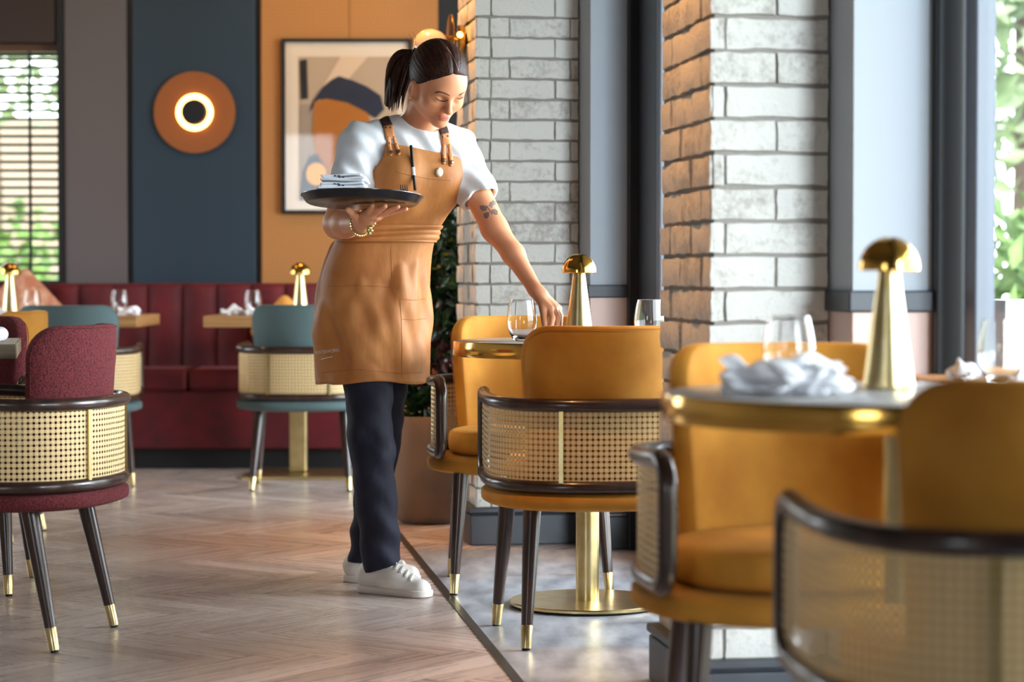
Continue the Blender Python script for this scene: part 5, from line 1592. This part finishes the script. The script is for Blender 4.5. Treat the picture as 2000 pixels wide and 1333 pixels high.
# ------------------------------------------------------------------ tray and what lies on it
TC = px(707, 391, 6.25) + Vector((0, 0, -0.0110))
tr = empty('serving_tray', TC); tr.rotation_euler = (R(-5.0), R(0.8), 0)
tag(tr, 'round black serving tray carried on the fingertips', 'tray')
MB().lathe([(0, 0.0), (0.146, 0.0), (0.152, 0.003), (0.163, 0.020), (0.1665, 0.0215), (0.1665, 0.0235), (0.162, 0.0235), (0.150, 0.007), (0.145, 0.004), (0, 0.004)], 96).build('tray_dish', mat('black_plastic', lin(24, 24, 30), 0.22), tr)
MT = tr.rotation_euler.to_matrix().to_4x4(); MT.translation = TC
def on_tray(x, y, z): return MT @ Vector((x, y, z))
TILT = tr.rotation_euler.copy()
NAPM = M['linen']
def lay(o, x, y, z, rz=0.0, rx=0.0):
    o.matrix_basis = MT @ Matrix.Translation((x, y, z)) @ Matrix.Rotation(R(rz), 4, 'Z') @ Matrix.Rotation(R(rx), 4, 'X')
    return o
for k in range(3):
    nb_m = MB()
    for j in range(3):
        sh_x = (0.003, -0.004, 0.002)[(j + k) % 3]; rj = R((2.0, -3.5, 1.0)[(j + 2 * k) % 3])
        def nmap(u, v, h, j=j, k=k, sh_x=sh_x, rj=rj):
            x = u * math.cos(rj) - v * math.sin(rj) + sh_x; y = u * math.sin(rj) + v * math.cos(rj)
            return Vector((x, y, h + 0.0040 + 0.0058 * j + 0.0020 * math.sin(u * 55 + k * 2 + j) * (0.4 + 0.2 * j) + 0.0014 * math.sin(v * 80 + u * 30 + j * 2)))
        nb_m.pillow(rounded_rect(0.066 - 0.003 * k - 0.002 * j, -0.043, 0.043, 0.006, 0.006), nmap, 0.0064, p=9)
    o = nb_m.build('folded_napkin', NAPM)
    lay(o, -0.054 + 0.004 * k, -0.036 + 0.003 * k, 0.0080 + 0.0225 * k, 4 - 5 * k)
    tag(o, ('lowest folded white napkin of the stack on the tray', 'middle folded white napkin of the stack on the tray', 'topmost folded white napkin of the stack on the tray')[k], 'napkin', 'folded napkins on the tray')
    s = MB()
    for i in range(4):
        cx_ = -0.006 + 0.010 * (i % 2) - 0.012 * (i // 2); s.box((cx_ - 0.0035, -0.0450, 0.0085 + 0.004 * (i // 2)), (cx_ + 0.0030, -0.0428, 0.0115 + 0.004 * (i // 2)))
    s.build('printed_motif', M['charcoal'], o, smooth=False)
def fork(lab):
    t = lay(empty('fork'), 0.118, -0.004, 0.0135, 180, 8); tag(t, lab, 'fork')
    MB().tube([(0, -0.06, 0.002), (0, 0.0, 0.003), (0, 0.05, 0.006), (0, 0.075, 0.005)], [0.0045, 0.0035, 0.0030, 0.007], 8, flat=0.5).build('handle', M['steel'], t)
    s = MB()
    for i in range(4):
        x = (i - 1.5) * 0.0056; s.tube([(x * 0.9, 0.072, 0.005), (x, 0.095, 0.003), (x, 0.118, 0.009)], [0.0018, 0.0018, 0.0010], 6)
    s.build('tines', M['steel'], t)
fork('steel fork on the tray with its tines showing over the rim')
kn = lay(empty('knife'), 0.045, 0.045, 0.0046, 62); tag(kn, 'steel knife lying on the tray between napkins and fork', 'knife')
MB().tube([(0, -0.10, 0.0035), (0, -0.03, 0.004), (0, 0.0, 0.0035)], [0.006, 0.005, 0.004], 8, flat=0.6).build('handle', M['steel'], kn)
MB().tube([(0, 0.0, 0.0035), (0, 0.05, 0.0035), (0, 0.10, 0.003)], [0.006, 0.008, 0.003], 8, flat=0.25).build('blade', M['steel'], kn)
